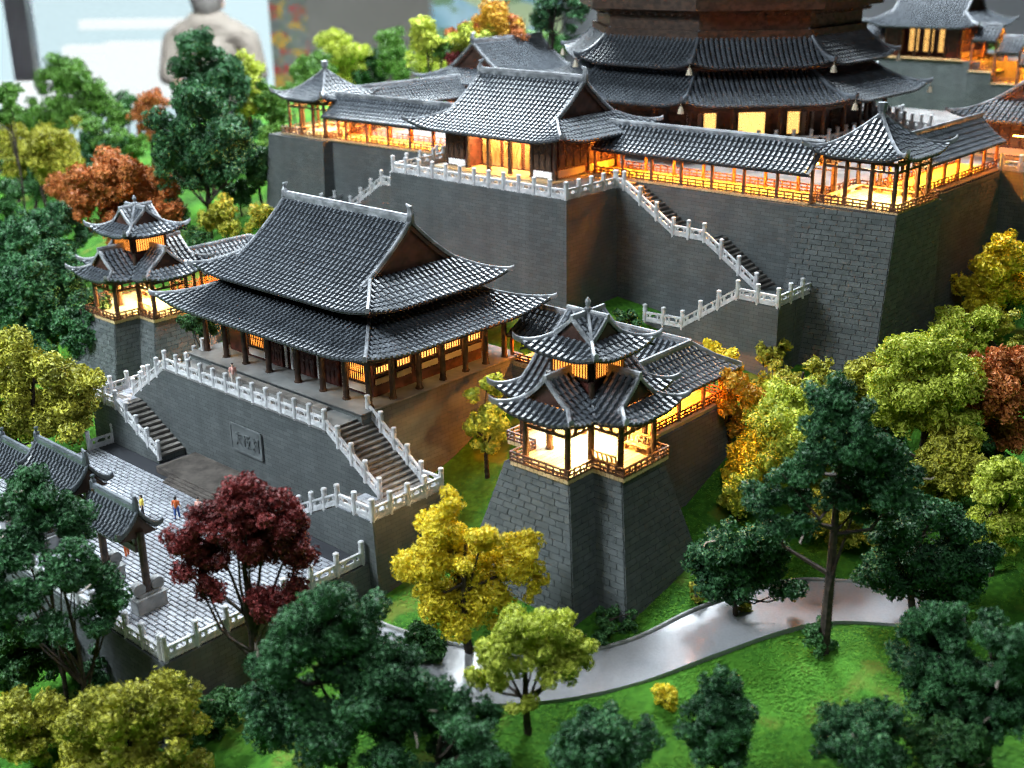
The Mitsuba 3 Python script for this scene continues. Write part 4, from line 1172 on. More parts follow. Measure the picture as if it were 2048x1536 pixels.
gatehouse('gatehouse with hip and gable roof and golden doors on the upper terrace', -20.0, 54.4, False, UZ, 9.3, 6.9, 6.3, 6.5, 4.4, 21.35, 25.8, 'y', nmax=260, lampk=14)
gatehouse('gatehouse cut by the right edge of the photo, with lit windows', 14.3, 91.5, True, UZ, 9.3, 6.9, 6.3, 6.5, 4.4, 21.3, 25.8, 'x', lit='window', white=False, nmax=60)
gatehouse('pale roofed gatehouse behind the pagoda at the left', -50.0, 84.5, True, UZ, 9.3, 6.9, 6.3, 6.5, 4.4, 21.3, 25.8, 'x', lit='window', white=False, nmax=40)
k = thing('stone_base', 'stone base lit orange below the gatehouse at the right edge', 'wall')
battered(f'{k}__wall', [(13.5, 78.2), (23.5, 78.2), (23.5, 105), (13.5, 105)], UZ - .03, 5, [.8, .8, .8, 0], 'fine_brick_wall')
balustrade('orange lit white balustrade at the right edge below the gatehouse', [(14.2, 78.4, UZ), (22.5, 78.4, UZ)], spacing=1.7)
m = MB(); m.bar([14.6, 79.4, 20.6], [21, 79.4, 20.6], .3, .08)
labels_lamp = emit(f'{k}__lamp', m, 'lamp_glass', rad=AMBER * 5, weight=1.2)

# ---------------------------------------------------------------- pagoda
t = thing('pagoda', 'huge dark octagonal pagoda with stacked tiled roofs cut by the top edge', 'pagoda')
PX, PY = -18.3, 83.6
po = A_([PX, PY, 0.0])
T8 = math.tan(math.pi / 8)


def octa(apo, z0, z1, name, mat):
    R_ = apo / math.cos(math.pi / 8)
    P = [(PX + R_ * math.cos(math.radians(22.5 + 45 * i)), PY + R_ * math.sin(math.radians(22.5 + 45 * i))) for i in range(8)]
    return emit(f'{t}__{name}', plate_poly(P, z0, z1), mat)


def octa_roof(apo, run, ze, zt, up=.55):
    r = Roof(.50, .55); zf = zcurve(ze, zt, run, .5)
    for i in range(8):
        a = math.radians(45 * i); d, e = A_([math.cos(a), math.sin(a), 0]), A_([-math.sin(a), math.cos(a), 0])
        L = lambda q: (apo - A_(q, float)) * T8
        P = r.slope(po, e, d, apo, run, L, L, zf, corner_lift(apo * T8, 3.2, up), nq=9, ns=18)
        p = r.hip(P, L, run, w=.34, h=.34, tip=.5, curl=.2)
        b = MB(); c = p[-2] - ZV * .15
        b.tube([c, c - ZV * .3, c - ZV * .31, c - ZV * .55, c - ZV * .95], [.03, .03, .12, .22, .32], 8)
        emit(f'{t}__bell', b, 'bell', smooth=40)
    r.done(t, 0, ridge='roof_tile_pale')


octa_roof(19.3, 6.2, 22.7, 25.7)
octa_roof(16.2, 3.6, 25.85, 29.1)
octa(16.8, UZ, UZ + .9, 'base', 'coping')
octa(13.6, UZ + .9, 25.8, 'ground_storey', 'wood')
octa(16.2, 22.1, 22.5, 'eave_ring', 'gable_board')
octa(13.4, 25.6, 29.0, 'upper_storey', 'wood')
octa(14.6, 25.45, 25.8, 'eave_ring', 'gable_board')
octa(12.9, 28.9, 30.9, 'balcony_support', 'wood')
octa(14.7, 30.9, 31.15, 'balcony_floor', 'wood')
octa(14.75, 31.15, 34.0, 'balcony_wall', 'wood')
octa(13.2, 34.0, 40.0, 'third_storey', 'wood')
for i in range(8):
    a = math.radians(45 * i); d, e = A_([math.cos(a), math.sin(a), 0]), A_([-math.sin(a), math.cos(a), 0])
    W = 13.6 * T8
    for s in (-1, -.36, .36):
        pillar(t, *(po + d * 15.6 + e * s * 15.6 * T8)[:2], UZ + .9, 22.4, .24)
    m = MB(); m.bar(po + d * 15.6 - e * 15.6 * T8 + ZV * 21.9, po + d * 15.6 + e * 15.6 * T8 + ZV * 21.9, .22, .5)
    bracket_row(m, po + d * 15.7 - e * 6 , po + d * 15.7 + e * 6, d, 22.0); emit(f'{t}__lintel', m, 'wood')
    m = MB(); bracket_row(m, po + d * 13.5 - e * 5.3, po + d * 13.5 + e * 5.3, d, 25.2); bracket_row(m, po + d * 13.4 - e * 5.3, po + d * 13.4 + e * 5.3, d, 30.4); emit(f'{t}__bracket', m, 'wood')
    if i in (6, 7, 0):
        c = po + d * 13.6
        if i == 7: lattice(t, (c - e * 1.35)[:2], (c + e * 1.35)[:2], 19.2, 21.5, d[:2], GOLDEN * 1.1, 14, 'wood', .3, mid=False)
        else: leafdoor(t, (c - e * 1.35)[:2], (c + e * 1.35)[:2], 18.7, 21.6, d[:2], 'wood', 4)
        for s in (-1, 1):
            if i == 7: lattice(t, (c + e * (s * 4.1 - .65))[:2], (c + e * (s * 4.1 + .65))[:2], 19.2, 21.5, d[:2], GOLDEN * 1.0, 8, 'wood', .2, mid=False)
            strip(t, (c + e * (s * 2.3 - .35))[:2], (c + e * (s * 2.3 + .35))[:2], 18.7, 21.6, d[:2], 'door_panel', 'gable_board')
            strip(t, (c + e * (s * 5.1 - .2))[:2], (c + e * (s * 5.1 + .2))[:2], 18.7, 21.6, d[:2], 'door_panel', 'slate_panel')
        c2 = po + d * 14.78
        for s in np.linspace(-4.6, 4.6, 5):
            strip(t, (c2 + e * (s - .8))[:2], (c2 + e * (s + .8))[:2], 33.0, 33.9, d[:2], 'panel', 'cream')
R_ = 16.5 / math.cos(math.pi / 8)
ring = [(PX + R_ * math.cos(math.radians(a)), PY + R_ * math.sin(math.radians(a)), UZ + .9) for a in (-112.5, -67.5, -22.5, 22.5, 67.5)]
balustrade('white balustrade round the foot of the pagoda', ring, spacing=1.75)
k = thing('pagoda_steps', 'broad white steps with posts on the right of the pagoda', 'steps')
dn, de = A_([1, 1, 0]) / math.sqrt(2), A_([-1, 1, 0]) / math.sqrt(2)
for i in range(5):
    a, b, z = po + dn * (16.85 + .6 * i), po + dn * (17.45 + .6 * i), UZ + .82 - .16 * i
    c = [a - de * 2.3, b - de * 2.3, b + de * 2.3, a + de * 2.3]
    emit(f'{k}__step', MB().hexa([p + ZV * (UZ - .04) for p in c] + [p + ZV * z for p in c]), 'coping')
for s in (-1, 1):
    balustrade(f'short white balustrade on the {"near" if s < 0 else "far"} side of the pagoda steps', [po + dn * 16.9 + de * s * 2.5 + ZV * (UZ + .85), po + dn * 20.2 + de * s * 2.5 + ZV * UZ, po + dn * 21.6 + de * s * 4.2 + ZV * UZ], spacing=.95, ph=1.7)

# ---------------------------------------------------------------- the rear hall on its high wall
k = thing('rear_wall', 'high grey wall behind the pagoda under the rear hall', 'wall')
battered(f'{k}__wall', [(-26, 123.2), (-6.2, 123.2), (-6.2, 126.2), (12, 126.2), (12, 140), (-26, 140)], 22.3, 10, [.7, .2, .4, .3, 0, .6], 'fine_brick_wall')
m = MB(); m.hexa([[-6.1, 123.0, 11], [-5.0, 123.0, 11], [-5.0, 123.25, 11], [-6.1, 123.25, 11], [-6.1, 122.6, 22.2], [-5.0, 122.6, 22.2], [-5.0, 123.25, 22.2], [-6.1, 123.25, 22.2]])
gatehouse('rear hall with pale tiled roof and tall lit windows behind the pagoda', -14.3, 128.6, False, 22.3, 7.6, 6.0, 4.8, 5.0, 4.2, 26.2, 31.2, 'y', lit='window', white=False, nmax=0)
straight_gallery('short pale roofed gallery at the left of the rear hall', (-25.5, 127.8), (-20.2, 127.8), ze=24.6, zr=26.4, nb=2, nmax=0, lampk=36, zf0=22.3)
for i, (x0, x1, dz) in enumerate(((-7.2, -4.3, 0), (-4.2, -1.3, -1.3), (-1.2, 1.7, -2.6), (1.8, 4.7, -3.9))):
    straight_gallery(f'{["first", "second", "third", "fourth"][i]} step of the stepped gallery going down to the right from the rear hall', (x0, 124.6), (x1, 124.6), hw=2.2, ze=24.9 + dz, zr=26.6 + dz, nb=1, nmax=0, lampk=42, zf0=21.2 + dz)
w = thing('stepped_wall', 'grey wall sloping down under the stepped gallery', 'wall')
m = MB()
for i, (x0, x1, dz) in enumerate(((-7.2, -4.25, 0), (-4.25, -1.25, -1.3), (-1.25, 1.75, -2.6), (1.75, 5, -3.9))): m.box(x0, x1, 122.2, 123.15, 8, 21.18 + dz)
emit(f'{w}__wall', m, 'fine_brick_wall')
# ---------------------------------------------------------------- people
def ball(p, r, n=10): return m3.Manifold.sphere(r, n).translate([float(x) for x in p])


def chain(parts, L=.05, it=6):
    M_ = m3.Manifold()
    for a, ra, b, rb in parts: M_ += m3.Manifold.batch_hull([ball(a, ra), ball(b, rb)])
    M_ = M_.refine_to_length(L)
    g = M_.to_mesh(); tm = trimesh.Trimesh(g.vert_properties[:, :3], g.tri_verts)
    trimesh.smoothing.filter_taubin(tm, iterations=it)
    return A_(tm.vertices), A_(tm.faces)


def person(label, x, y, z, yaw, top, legs, hair='hair', h=1.72, skin='skin', hat=None, stride=.16, arm=.12, bulk=1.0):
    t = thing('person', label, 'person')
    k = h / 1.72; c, s = math.cos(yaw), math.sin(yaw)
    R3 = A_([[c, -s, 0], [s, c, 0], [0, 0, 1.0]])

    def put(name, parts, mat, L=.06):
        v, f = chain(parts, L)
        if bulk != 1 and name == 'shirt': v = v * [bulk, bulk, 1]
        if bulk != 1 and name == 'hair': v = (v - [0, 0, 1.6]) * [bulk, bulk, bulk] + [0, 0, 1.61]
        emit(f'{t}__{name}' if name else t, ((v * k) @ R3.T + [x, y, z], f), mat, smooth=True)

    st = stride
    hip, knee, ank = [.10, .52], None, None
    body = [((0, 0, 1.38), .055, (0, .01, 1.50), .055), ((0, .015, 1.56), .085, (0, .0, 1.62), .095), ((0, .05, 1.53), .055, (0, .03, 1.60), .07), ((0, .105, 1.58), .016, (0, .09, 1.605), .012)]
    for sx in (-1, 1):
        sh, el, wr = (sx * .20, 0, 1.36), (sx * .25, -.03 + arm * sx * .3, 1.09), (sx * .24, .10 + arm * sx, .88)
        body += [(el, .040, wr, .028), (wr, .030, (wr[0], wr[1] + .03, wr[2] - .10), .030), ((wr[0] - sx * .02, wr[1] + .03, wr[2] - .03), .014, (wr[0] - sx * .05, wr[1] + .07, wr[2] - .07), .010)]
        for fi in range(4): body.append(((wr[0] + (fi - 1.5) * .012, wr[1] + .025, wr[2] - .09), .011, (wr[0] + (fi - 1.5) * .015, wr[1] + .055, wr[2] - .165 + abs(fi - 1.2) * .012), .008))
        body += [((sx * .09, sx * st * .6, .10), .045, (sx * .09, sx * st * .6 + .15, .04), .035), ((sx * .09, sx * st * .6, .045), .04, (sx * .09, sx * st * .6, .3), .05), (sh, .05, el, .04)]
        body += [((sx * .092, .0, 1.57), .02, (sx * .094, 0, 1.60), .018)]
    body += [((0, 0, .95), .11, (0, 0, 1.3), .13), ((-.09, 0, .9), .09, (.09, 0, .9), .09), ((-.18, 0, 1.36), .06, (.18, 0, 1.36), .06), ((0, 0, 1.3), .1, (0, 0, 1.42), .06)]
    for sx in (-1, 1): body += [((sx * .09, 0, .9), .085, (sx * .09, sx * st * .35 + .02, .5), .06), ((sx * .09, sx * st * .35 + .02, .5), .06, (sx * .09, sx * st * .6, .1), .045)]
    put('body', body, skin, .06)
    shirt = [((0, 0, .92), .135, (0, 0, 1.28), .155), ((-.17, 0, 1.36), .078, (.17, 0, 1.36), .078), ((0, .02, 1.2), .16, (0, 0, 1.38), .11)]
    for sx in (-1, 1): shirt.append(((sx * .20, 0, 1.36), .072, (sx * .245, -.02 + arm * sx * .25, 1.12), .058))
    if bulk > 1: shirt += [((-.13, -.02, 1.40), .085, (.13, -.02, 1.40), .085), ((-.05, -.03, 1.46), .085, (.05, -.03, 1.46), .085)]   # a hood lying on the shoulders
    put('shirt', shirt, top, .06)
    tr = [((-.08, 0, .90), .115, (.08, 0, .90), .115)]
    for sx in (-1, 1): tr += [((sx * .09, 0, .88), .108, (sx * .09, sx * st * .35 + .02, .5), .08), ((sx * .09, sx * st * .35 + .02, .5), .08, (sx * .09, sx * st * .6, .12), .068)]
    put('trousers', tr, legs, .06)
    put('hair', [((0, -.02, 1.635), .098, (0, -.03, 1.58), .088), ((0, .03, 1.672), .07, (0, -.03, 1.66), .09)], hair, .04)
    return t


pz = .05
P = at(287, 1035, z=pz); person('person in a yellow shirt with black hair on the plaza behind the gate roof', P[0], P[1], pz, 2.4, 'cloth_yellow', 'cloth_dark')
P = at(355, 1038, z=pz); person('person in an orange top and blue trousers walking on the plaza', P[0], P[1], pz, .6, 'cloth_orange', 'cloth_blue', stride=.3)
P = at(400, 1040, z=pz); person('person in pale pink standing left above the dark red tree', P[0], P[1], pz, 3.6, 'cloth_pink', 'cloth_pink')
P = at(255, 1112, z=pz); person('person in teal and orange seen between the gate pillars', P[0], P[1], pz, 1.2, 'cloth_teal', 'cloth_orange')
P = at(468, 770, z=6.68); person('person in pale pink clothes on the terrace in front of the hall', P[0], P[1], 6.68, 4.2, 'cloth_pink', 'cloth_white')

# ---------------------------------------------------------------- the blurred background beyond the model
def dpt(px, py, d): return at(px, py, depth=d)


HR = RIGHT * [1, 1, 0]; HR /= np.linalg.norm(HR)
HF_ = FWD * [1, 1, 0]; HF_ /= np.linalg.norm(HF_)


def back_frame(c, w, h, th):
    """corners of an upright slab centred on c and facing the room"""
    a, b, u = HR * w / 2, HF_ * th, ZV * h / 2
    return [c - a - u, c + a - u, c + a - u + b, c - a - u + b, c - a + u, c + a + u, c + a + u + b, c - a + u + b]


def slab(key, px, py, d, w, h, th, mat, **kw):
    return emit(key, MB().hexa(back_frame(dpt(px, py, d), w, h, th)), mat, **kw)


k = thing('window', 'big bright window behind the model at the upper left', 'window')
slab(f'{k}__pane', 150, -20, 470, 150, 230, 1, 'hair', rad=A_([.72, .94, 1.0]) * .053, weight=6.0)
for px, w in ((28, 10), (-60, 4)): slab(f'{k}__frame', px, -20, 455, w, 236, 3, 'metal_frame')
k = thing('display_case', 'brightly lit glass display case with white shelves before the window', 'display case')
for px, py, w, h in ((300, 48, 50, 3), (190, 150, 26, 12), (300, 150, 30, 22), (250, 100, 44, 3), (110, 190, 44, 8)):
    slab(f'{k}__light_box', px, py, 420, w, h, 8, 'hair', rad=A_([.93, 1.0, 1.0]) * .060, weight=1.0)
k2 = emit(f'{k}__glass', MB().hexa(back_frame(dpt(210, -60, 400), 56, 120, .8)), {'type': 'dielectric'})
k = thing('wall_panel', 'dark grey exhibition panel behind the model', 'panel')
slab(f'{k}__board', 735, -60, 560, 60, 130, 4, 'slate_panel')
k = thing('poster', 'blurred poster of autumn trees at the upper left', 'poster')
slab(f'{k}__sheet', 505, -40, 562, 58, 120, 2, 'autumn_poster')
k = thing('poster', 'blurred blue and green poster behind the trees at the top', 'poster')
slab(f'{k}__sheet', 990, -60, 560, 62, 130, 2, 'garden_poster')
k = thing('back_wall', 'pale room wall behind the model at the upper right', 'wall')
slab(f'{k}__wall', 1024, 0, 640, 1900, 420, 6, 'pale_wall')
# visitor
q = dpt(415, 2, 400)
hh = 86.0
person('blurred visitor in a cap and beige jacket seen from behind at the upper left', q[0], q[1], q[2] - hh * .93, math.atan2(HF_[1], HF_[0]) - math.pi / 2, 'jacket', 'cloth_dark', 'cap', h=hh, bulk=1.2)
# ---------------------------------------------------------------- trees
def tree_spot(cx, cy, hpx, up):
    """where along the pixel's ray a crown of that pixel height stands at its own height above the ground"""
    d = ray(cx, cy)
    ts = np.arange(45, 230, .5)
    p = CAM + ts[:, None] * d
    hu = hpx * ts / FPX
    e = p[:, 2] - ground(p[:, 0], p[:, 1]) - up * hu
    i = np.nonzero(e <= 0)[0]
    t_ = ts[i[0]] if len(i) else 150.0
    return CAM + t_ * d, t_


ICO = trimesh.creation.icosphere(1)


def flakes(rg, cs, rs, fs, dens, squash=.9):
    V, F = [], []
    n0 = 0
    for c, r in zip(cs, rs):
        n = max(30, int(dens * 4 * math.pi * r * r / (.5 * fs * fs)))
        u = rg.normal(size=(n, 3)); u /= np.linalg.norm(u, axis=1, keepdims=True)
        lump = meshkit.noise(u * 2.3 + c * .37, 3) * .5 + meshkit.noise(u * 5.1 + c * .9, 5) * .28
        rad = r * (.70 + .66 * lump) * (1.04 - .34 * rg.random(n) ** 1.6 + .20 * (rg.random(n) < .20) * rg.random(n))
        p = c + u * rad[:, None] * [1, 1, squash]
        nn = u + rg.normal(size=(n, 3)) * .75; nn /= np.linalg.norm(nn, axis=1, keepdims=True)
        a = np.cross(nn, rg.normal(size=(n, 3))); a /= np.linalg.norm(a, axis=1, keepdims=True)
        b = np.cross(nn, a)
        s = fs * rg.uniform(.7, 1.7, (n, 1))
        k = np.empty((n, 4, 3))
        k[:, 0] = p - a * s * .62; k[:, 1] = p - b * s * .30 + nn * s * .18; k[:, 2] = p + a * s * .62 + nn * s * .10; k[:, 3] = p + b * s * .34 + nn * s * .22
        V.append(k.reshape(-1, 3)); ii = np.arange(n)[:, None] * 4 + n0
        F.append(np.r_[ii + [0, 1, 2], ii + [0, 2, 3]]); n0 += 4 * n
    return np.vstack(V), np.vstack(F)


def core(cs, rs, squash=.9, f=.56):
    mb = MB()
    for c, r in zip(cs, rs):
        u = A_(ICO.vertices); mb.add(c + u * (r * f * (.8 + .5 * meshkit.noise(u * 2.3 + c * .37, 3)))[:, None] * [1, 1, squash], ICO.faces)
    return mb.get()


def tree(kind, cx, cy, w, h, label, name='tree', up=.80, form='round', clumps=None, dens=.62, seed=None, trunk=True, base=None, group=None, fl=6.4, bare=False, px=None, py=None):
    key = thing(name, label, name, group or (f'{kind.replace(chr(95), chr(32))} trees' if name == 'tree' else None))
    rg = np.random.default_rng(int(cx * 7 + cy * 13) if seed is None else seed)
    w, h = w * 1.10, h * 1.10
    p, t_ = tree_spot(cx, cy, h, up)
    if px is not None:
        p = at(cx, cy, x=px); t_ = (p - CAM) @ FWD
    if py is not None:
        p = at(cx, cy, y=py); t_ = (p - CAM) @ FWD
    sc = t_ / FPX
    W, H = w * sc, h * sc / .97
    fs = fl * sc
    cs, rs = [], []
    if clumps:                                                           # (dx, dy, r) in photo pixels from the crown's centre, plus a depth offset
        for c in clumps:
            dx, dy, r = c[:3]; dd = c[3] if len(c) > 3 else rg.uniform(-.3, .3) * w * .4
            cs.append(p + HR * dx * sc - ZV * dy * sc + HF_ * dd * sc); rs.append(r * sc)
    else:
        n = int(np.clip(w * h / 1500, 6, 22))
        tries = 0
        while len(cs) < n and tries < 4000:
            tries += 1
            u = rg.uniform(-1, 1, 3)
            m_ = np.linalg.norm(u)
            if m_ > 1 or m_ < .35: continue
            r = rg.uniform(.26, .40) * min(W, H) * (.62 if w * h > 16000 else .86)
            zz = u[2]
            prof = 1.0
            if form == 'cone': prof = np.clip(1.05 - (zz + 1) * .42, .22, 1)
            if form == 'column': prof = .95
            q = p + HR * u[0] * (W / 2 - r * .8) * prof + HF_ * u[1] * (W / 2 - r * .8) * prof + ZV * zz * (H / 2 - r * .75)
            if any(np.linalg.norm(q - c) < .62 * max(r, r2) for c, r2 in zip(cs, rs)): continue
            cs.append(q); rs.append(r * (1.0 if form != 'cone' else .85 + .2 * (zz < 0)))
    c2, r2s = [], []                                                     # each clump breaks up into twigs' worth of small tufts
    for c, r in zip(cs, rs):
        nt = int(np.clip(r / (fs * 2.2) * 4, 5, 13))
        u = rg.normal(size=(nt, 3)); u /= np.linalg.norm(u, axis=1, keepdims=True)
        c2 += list(c + u * r * rg.uniform(.35, .95, (nt, 1)) * [1, 1, .85]); r2s += list(r * rg.uniform(.26, .52, nt))
    v, f = flakes(rg, c2, r2s, fs, dens)
    gz_ = ground(p[0], p[1])[0] if base is None else base
    emit(f'{key}__crown', (np.r_[v], f), 'leaf_' + kind)
    cv, cf = core(c2, A_(r2s) * .85)
    emit(f'{key}__crown', (cv, cf), 'leaf_' + kind, smooth=True)
    mb = MB()
    foot = A_([p[0], p[1], min(gz_, p[2] - .2 * H) - .25])
    r0 = max(.16, .030 * max(W, H))
    top = p + ZV * H * .22
    nb = 6
    bend = rg.normal(size=2) * .05 * H
    spine = [foot + (top - foot) * a + A_([bend[0], bend[1], 0]) * math.sin(a * math.pi) for a in np.linspace(0, 1, nb)]
    mb.tube(spine, np.linspace(r0, r0 * .3, nb), 7)
    for c, r in list(zip(cs, rs))[:10]:
        a = rg.uniform(.35, .85) if not bare else rg.uniform(.15, .5)
        s0 = foot + (top - foot) * a + A_([bend[0], bend[1], 0]) * math.sin(a * math.pi)
        if c[2] < s0[2] - .3: s0 = foot + (top - foot) * .3
        mid = (s0 + c) / 2 + ZV * -.06 * H + rg.normal(size=3) * .04 * H
        mb.tube([s0, mid, c + (c - s0) * .12], [r0 * .45, r0 * .3, r0 * .12], 5)
    emit(f'{key}__trunk', mb, 'bark', smooth=40)
    if kind in ('dark_green', 'deep_green') and name == 'tree' and t_ < 105:      # a few pale bare twigs stick out of the dark crowns
        for i in range(3):
            j = rg.integers(len(cs)); c, r = cs[j], rs[j]
            d = rg.normal(size=3); d = d / np.linalg.norm(d); d -= FWD * .6; d[2] = abs(d[2]) * .5
            q0 = c + d * r * .75; q1 = q0 + (d + rg.normal(size=3) * .35) * r * .55
            tw = MB(); tw.tube([q0, (q0 + q1) / 2 + rg.normal(size=3) * .08 * r, q1], [.055, .045, .02], 5)
            emit(f'{key}__twig', tw, 'pale_twig')
    return key


# foreground
tree('red', 480, 1085, 320, 290, 'dark red maple tree at the corner of the paved plaza', up=.76, bare=True, px=2.0, clumps=[(-115, 5, 44, 0), (-100, 60, 40, 0), (-65, -50, 46, 10), (0, -85, 50, 0), (60, -75, 46, 0), (112, -25, 46, 0), (112, 40, 38, 10), (20, -10, 40, -30), (-70, 105, 36, -10), (62, 140, 46, -10), (-30, 10, 34, 20), (60, -15, 36, 10), (-20, -50, 40, -20), (20, 30, 38, 10), (-60, 40, 40, 10), (80, 20, 40, 10), (30, -100, 42, 15), (-90, 30, 36, 25), (90, -50, 40, 20), (95, 100, 34, -5), (30, 120, 36, -12), (40, -30, 42, -10)])
tree('dark_green', 665, 1325, 350, 350, 'large dark green tree at the bottom centre left of the yellow green tree', up=.72, clumps=[(0, -130, 55), (-60, -70, 62), (55, -60, 66), (-110, -15, 62), (110, -10, 60), (0, -10, 75), (-85, 60, 75), (60, 65, 78), (140, 50, 48), (-130, 120, 62), (-20, 130, 80), (110, 130, 70), (165, 95, 50), (185, 30, 46), (205, 75, 42), (180, 140, 44), (30, -95, 50), (-50, 180, 60), (-120, 190, 60)])
tree('dark_green', 70, 1030, 170, 165, 'dark green tree in front of the ornamental gate at the left edge', up=1.05, py=-2.6, bare=True, clumps=[(0, -50, 52), (-60, 0, 50), (50, 10, 52), (-20, 30, 50), (75, 45, 34), (-80, 60, 48), (20, -10, 50)])
tree('dark_green', 128, 1195, 250, 165, 'low spreading dark green tree below the ornamental gate at lower left', up=.95, py=-3.2, bare=True, clumps=[(-110, -60, 55), (20, -55, 60), (90, 20, 46), (70, -35, 45), (-60, -10, 50), (-120, 40, 55), (-30, 60, 45), (60, 60, 40), (-140, -10, 44)])
tree('deep_green', 30, 1320, 150, 170, 'dim dark green tree at the left edge above the olive trees', up=.7)
tree('dark_green', 180, 1320, 200, 120, 'dim dark green bushy tree under the plaza corner at lower left', up=.6)
tree('olive', 270, 1455, 280, 190, 'olive yellow tree at the bottom left below the plaza corner', up=.75, clumps=[(-20, -60, 62), (60, -45, 58), (-85, 0, 62), (95, 15, 50), (0, 20, 66), (-100, 70, 60), (50, 80, 62), (120, 80, 40), (-30, 100, 60)])
tree('olive', 55, 1445, 170, 150, 'olive yellow tree in the bottom left corner', up=.7)
tree('dark_green', 890, 1490, 305, 183, 'teal green bushy tree at the bottom centre below the path', up=.6)
tree('deep_green', 850, 1280, 120, 90, 'dim dark green tree in the shade below the bright yellow tree', up=.5)
tree('deep_green', 425, 1425, 130, 120, 'dim dark green tree under the right wall of the plaza corner', up=.5)
tree('deep_green', 790, 1440, 90, 110, 'small green tree tucked behind the large dark tree at the bottom', up=.6)
tree('lime', 1055, 1310, 270, 200, 'yellow green tree with several thin trunks on the near edge of the path', up=.88, bare=True, clumps=[(-10, -70, 52, 0), (60, -55, 45, 10), (-55, -20, 52, 0), (20, -5, 56, 10), (95, 5, 46, 0), (-95, 50, 36, 0), (-50, 45, 42, 0), (105, -25, 32, 5), (60, 30, 40, -10), (-10, 100, 30, -20)])
tree('yellow', 935, 1135, 310, 290, 'bright yellow tree to the left of the foreground brick tower', up=.62, clumps=[(-35, -130, 42), (-40, -75, 58), (-95, -30, 60), (-20, -25, 64), (35, -90, 40), (-110, 10, 42), (20, 40, 62), (95, 0, 56), (120, -30, 42), (-20, 90, 62), (50, 95, 44), (-60, 45, 50), (130, 45, 34)])
tree('dark_green', 1200, 1490, 220, 160, 'dark green tree at the bottom edge right of centre', up=.7)
tree('dark_green', 1440, 1430, 180, 230, 'dark green conical tree at the bottom below the path', up=.7, form='cone')
tree('dark_green', 1725, 1480, 200, 150, 'dark green tree at the bottom right between lawn and corner', up=.7)
tree('dark_green', 1870, 1320, 170, 250, 'tall dark green tree at the right end of the path', up=.65)
tree('dark_green', 1995, 1340, 180, 330, 'big dark green tree on the right edge near the bottom', up=.62)
tree('deep_green', 1900, 1490, 195, 134, 'dim green bushy tree in the bottom right corner', up=.5)
tree('dark_green', 1480, 1115, 190, 180, 'round dark green tree between the foreground tower and the path', up=.72, clumps=[(-40, -50, 52), (30, -40, 56), (-60, 15, 54), (20, 20, 62), (65, 10, 46), (0, 70, 46), (95, 55, 34), (115, 85, 28), (-50, 60, 40)])
tree('dark_green', 1678, 945, 340, 390, 'tall dark green pine with bare trunk standing on the near edge of the path', up=.98, clumps=[(-10, -150, 56), (15, -110, 52), (-35, -95, 42), (-105, 0, 40), (-150, 60, 42), (-90, 65, 44), (80, -20, 56), (40, 15, 50), (110, 40, 48), (60, 75, 46), (-130, 110, 36), (-40, -45, 44), (150, 20, 34), (20, -60, 48), (-80, -30, 38), (70, -70, 40), (0, 60, 40), (-60, 110, 38), (90, 100, 40)], base=-2.3)
tree('dark_green', 1850, 1100, 270, 220, 'wide dark green tree right of the tall pine', up=.70, clumps=[(-70, -50, 50), (0, -60, 56), (60, -30, 56), (-105, 20, 48), (-30, 20, 60), (50, 40, 62), (100, 20, 46), (-60, 70, 50), (20, 90, 54), (90, 90, 46)])
tree('olive', 1690, 1010, 180, 150, 'dim olive tree behind the trunk of the tall pine', up=.6)
tree('lime', 1590, 870, 210, 190, 'yellow green tree on the slope right of the tower gallery', up=.70)
tree('olive', 1605, 770, 220, 110, 'low olive tree at the foot of the right brick tower', up=.65)
tree('lime', 1480, 985, 90, 110, 'small yellow green tree on the slope beside the foreground tower', up=.6)
tree('lime', 1850, 775, 225, 280, 'big yellow green tree with thick dark trunk below the right brick wall', up=.80, clumps=[(0, -95, 58), (55, -70, 52), (-50, -60, 52), (80, -10, 54), (0, -15, 62), (-80, 0, 46), (-60, 50, 50), (40, 55, 60), (90, 70, 42), (-95, 60, 34), (70, 115, 40)])
tree('orange', 2002, 792, 165, 250, 'rust orange tree at the right edge', up=.62)
tree('yellow', 1995, 560, 150, 180, 'bright yellow tree at the right edge below the right hand gallery', up=.6)
tree('olive', 1985, 675, 150, 110, 'olive tree at the right edge above the rust orange tree', up=.6)
tree('olive', 1900, 930, 170, 180, 'olive green tree behind the wide dark tree at right', up=.7)
tree('lime', 2000, 1010, 140, 220, 'yellow green tree at the right edge below the rust orange tree', up=.7)
tree('deep_green', 1975, 890, 90, 90, 'small dark green tree under the rust orange tree', up=.6)
tree('deep_green', 1680, 780, 80, 70, 'small blue green tree at the foot of the right brick tower', up=.7)
tree('yellow', 1435, 710, 100, 70, 'yellow tree top behind the gallery of the foreground tower', up=1.5)
tree('gold', 1465, 790, 110, 150, 'golden tree lit orange at the end of the tower gallery', up=.75)
tree('deep_green', 1255, 640, 60, 50, 'small dark bush beside the lower stair landing', name='bush', up=.6)
tree('lime', 972, 832, 105, 165, 'yellow green tree between the hall podium and the foreground tower', up=.78)
tree('yellow', 1335, 1392, 58, 62, 'small round yellow bush on the lawn below the path', name='bush', up=.5, fl=5)
tree('olive', 1490, 1212, 34, 40, 'tiny olive bush at the far edge of the path', name='bush', up=.5, fl=5)
tree('olive', 1395, 1180, 46, 50, 'small olive bush by the corner of the foreground tower', name='bush', up=.5, fl=5)
tree('deep_green', 1640, 1275, 70, 70, 'dark bush at the foot of the tall pine', name='bush', up=.4, fl=5)
tree('deep_green', 1215, 1250, 150, 60, 'low dark green bushes at the foot of the foreground brick tower', name='bush', up=.35, fl=5)
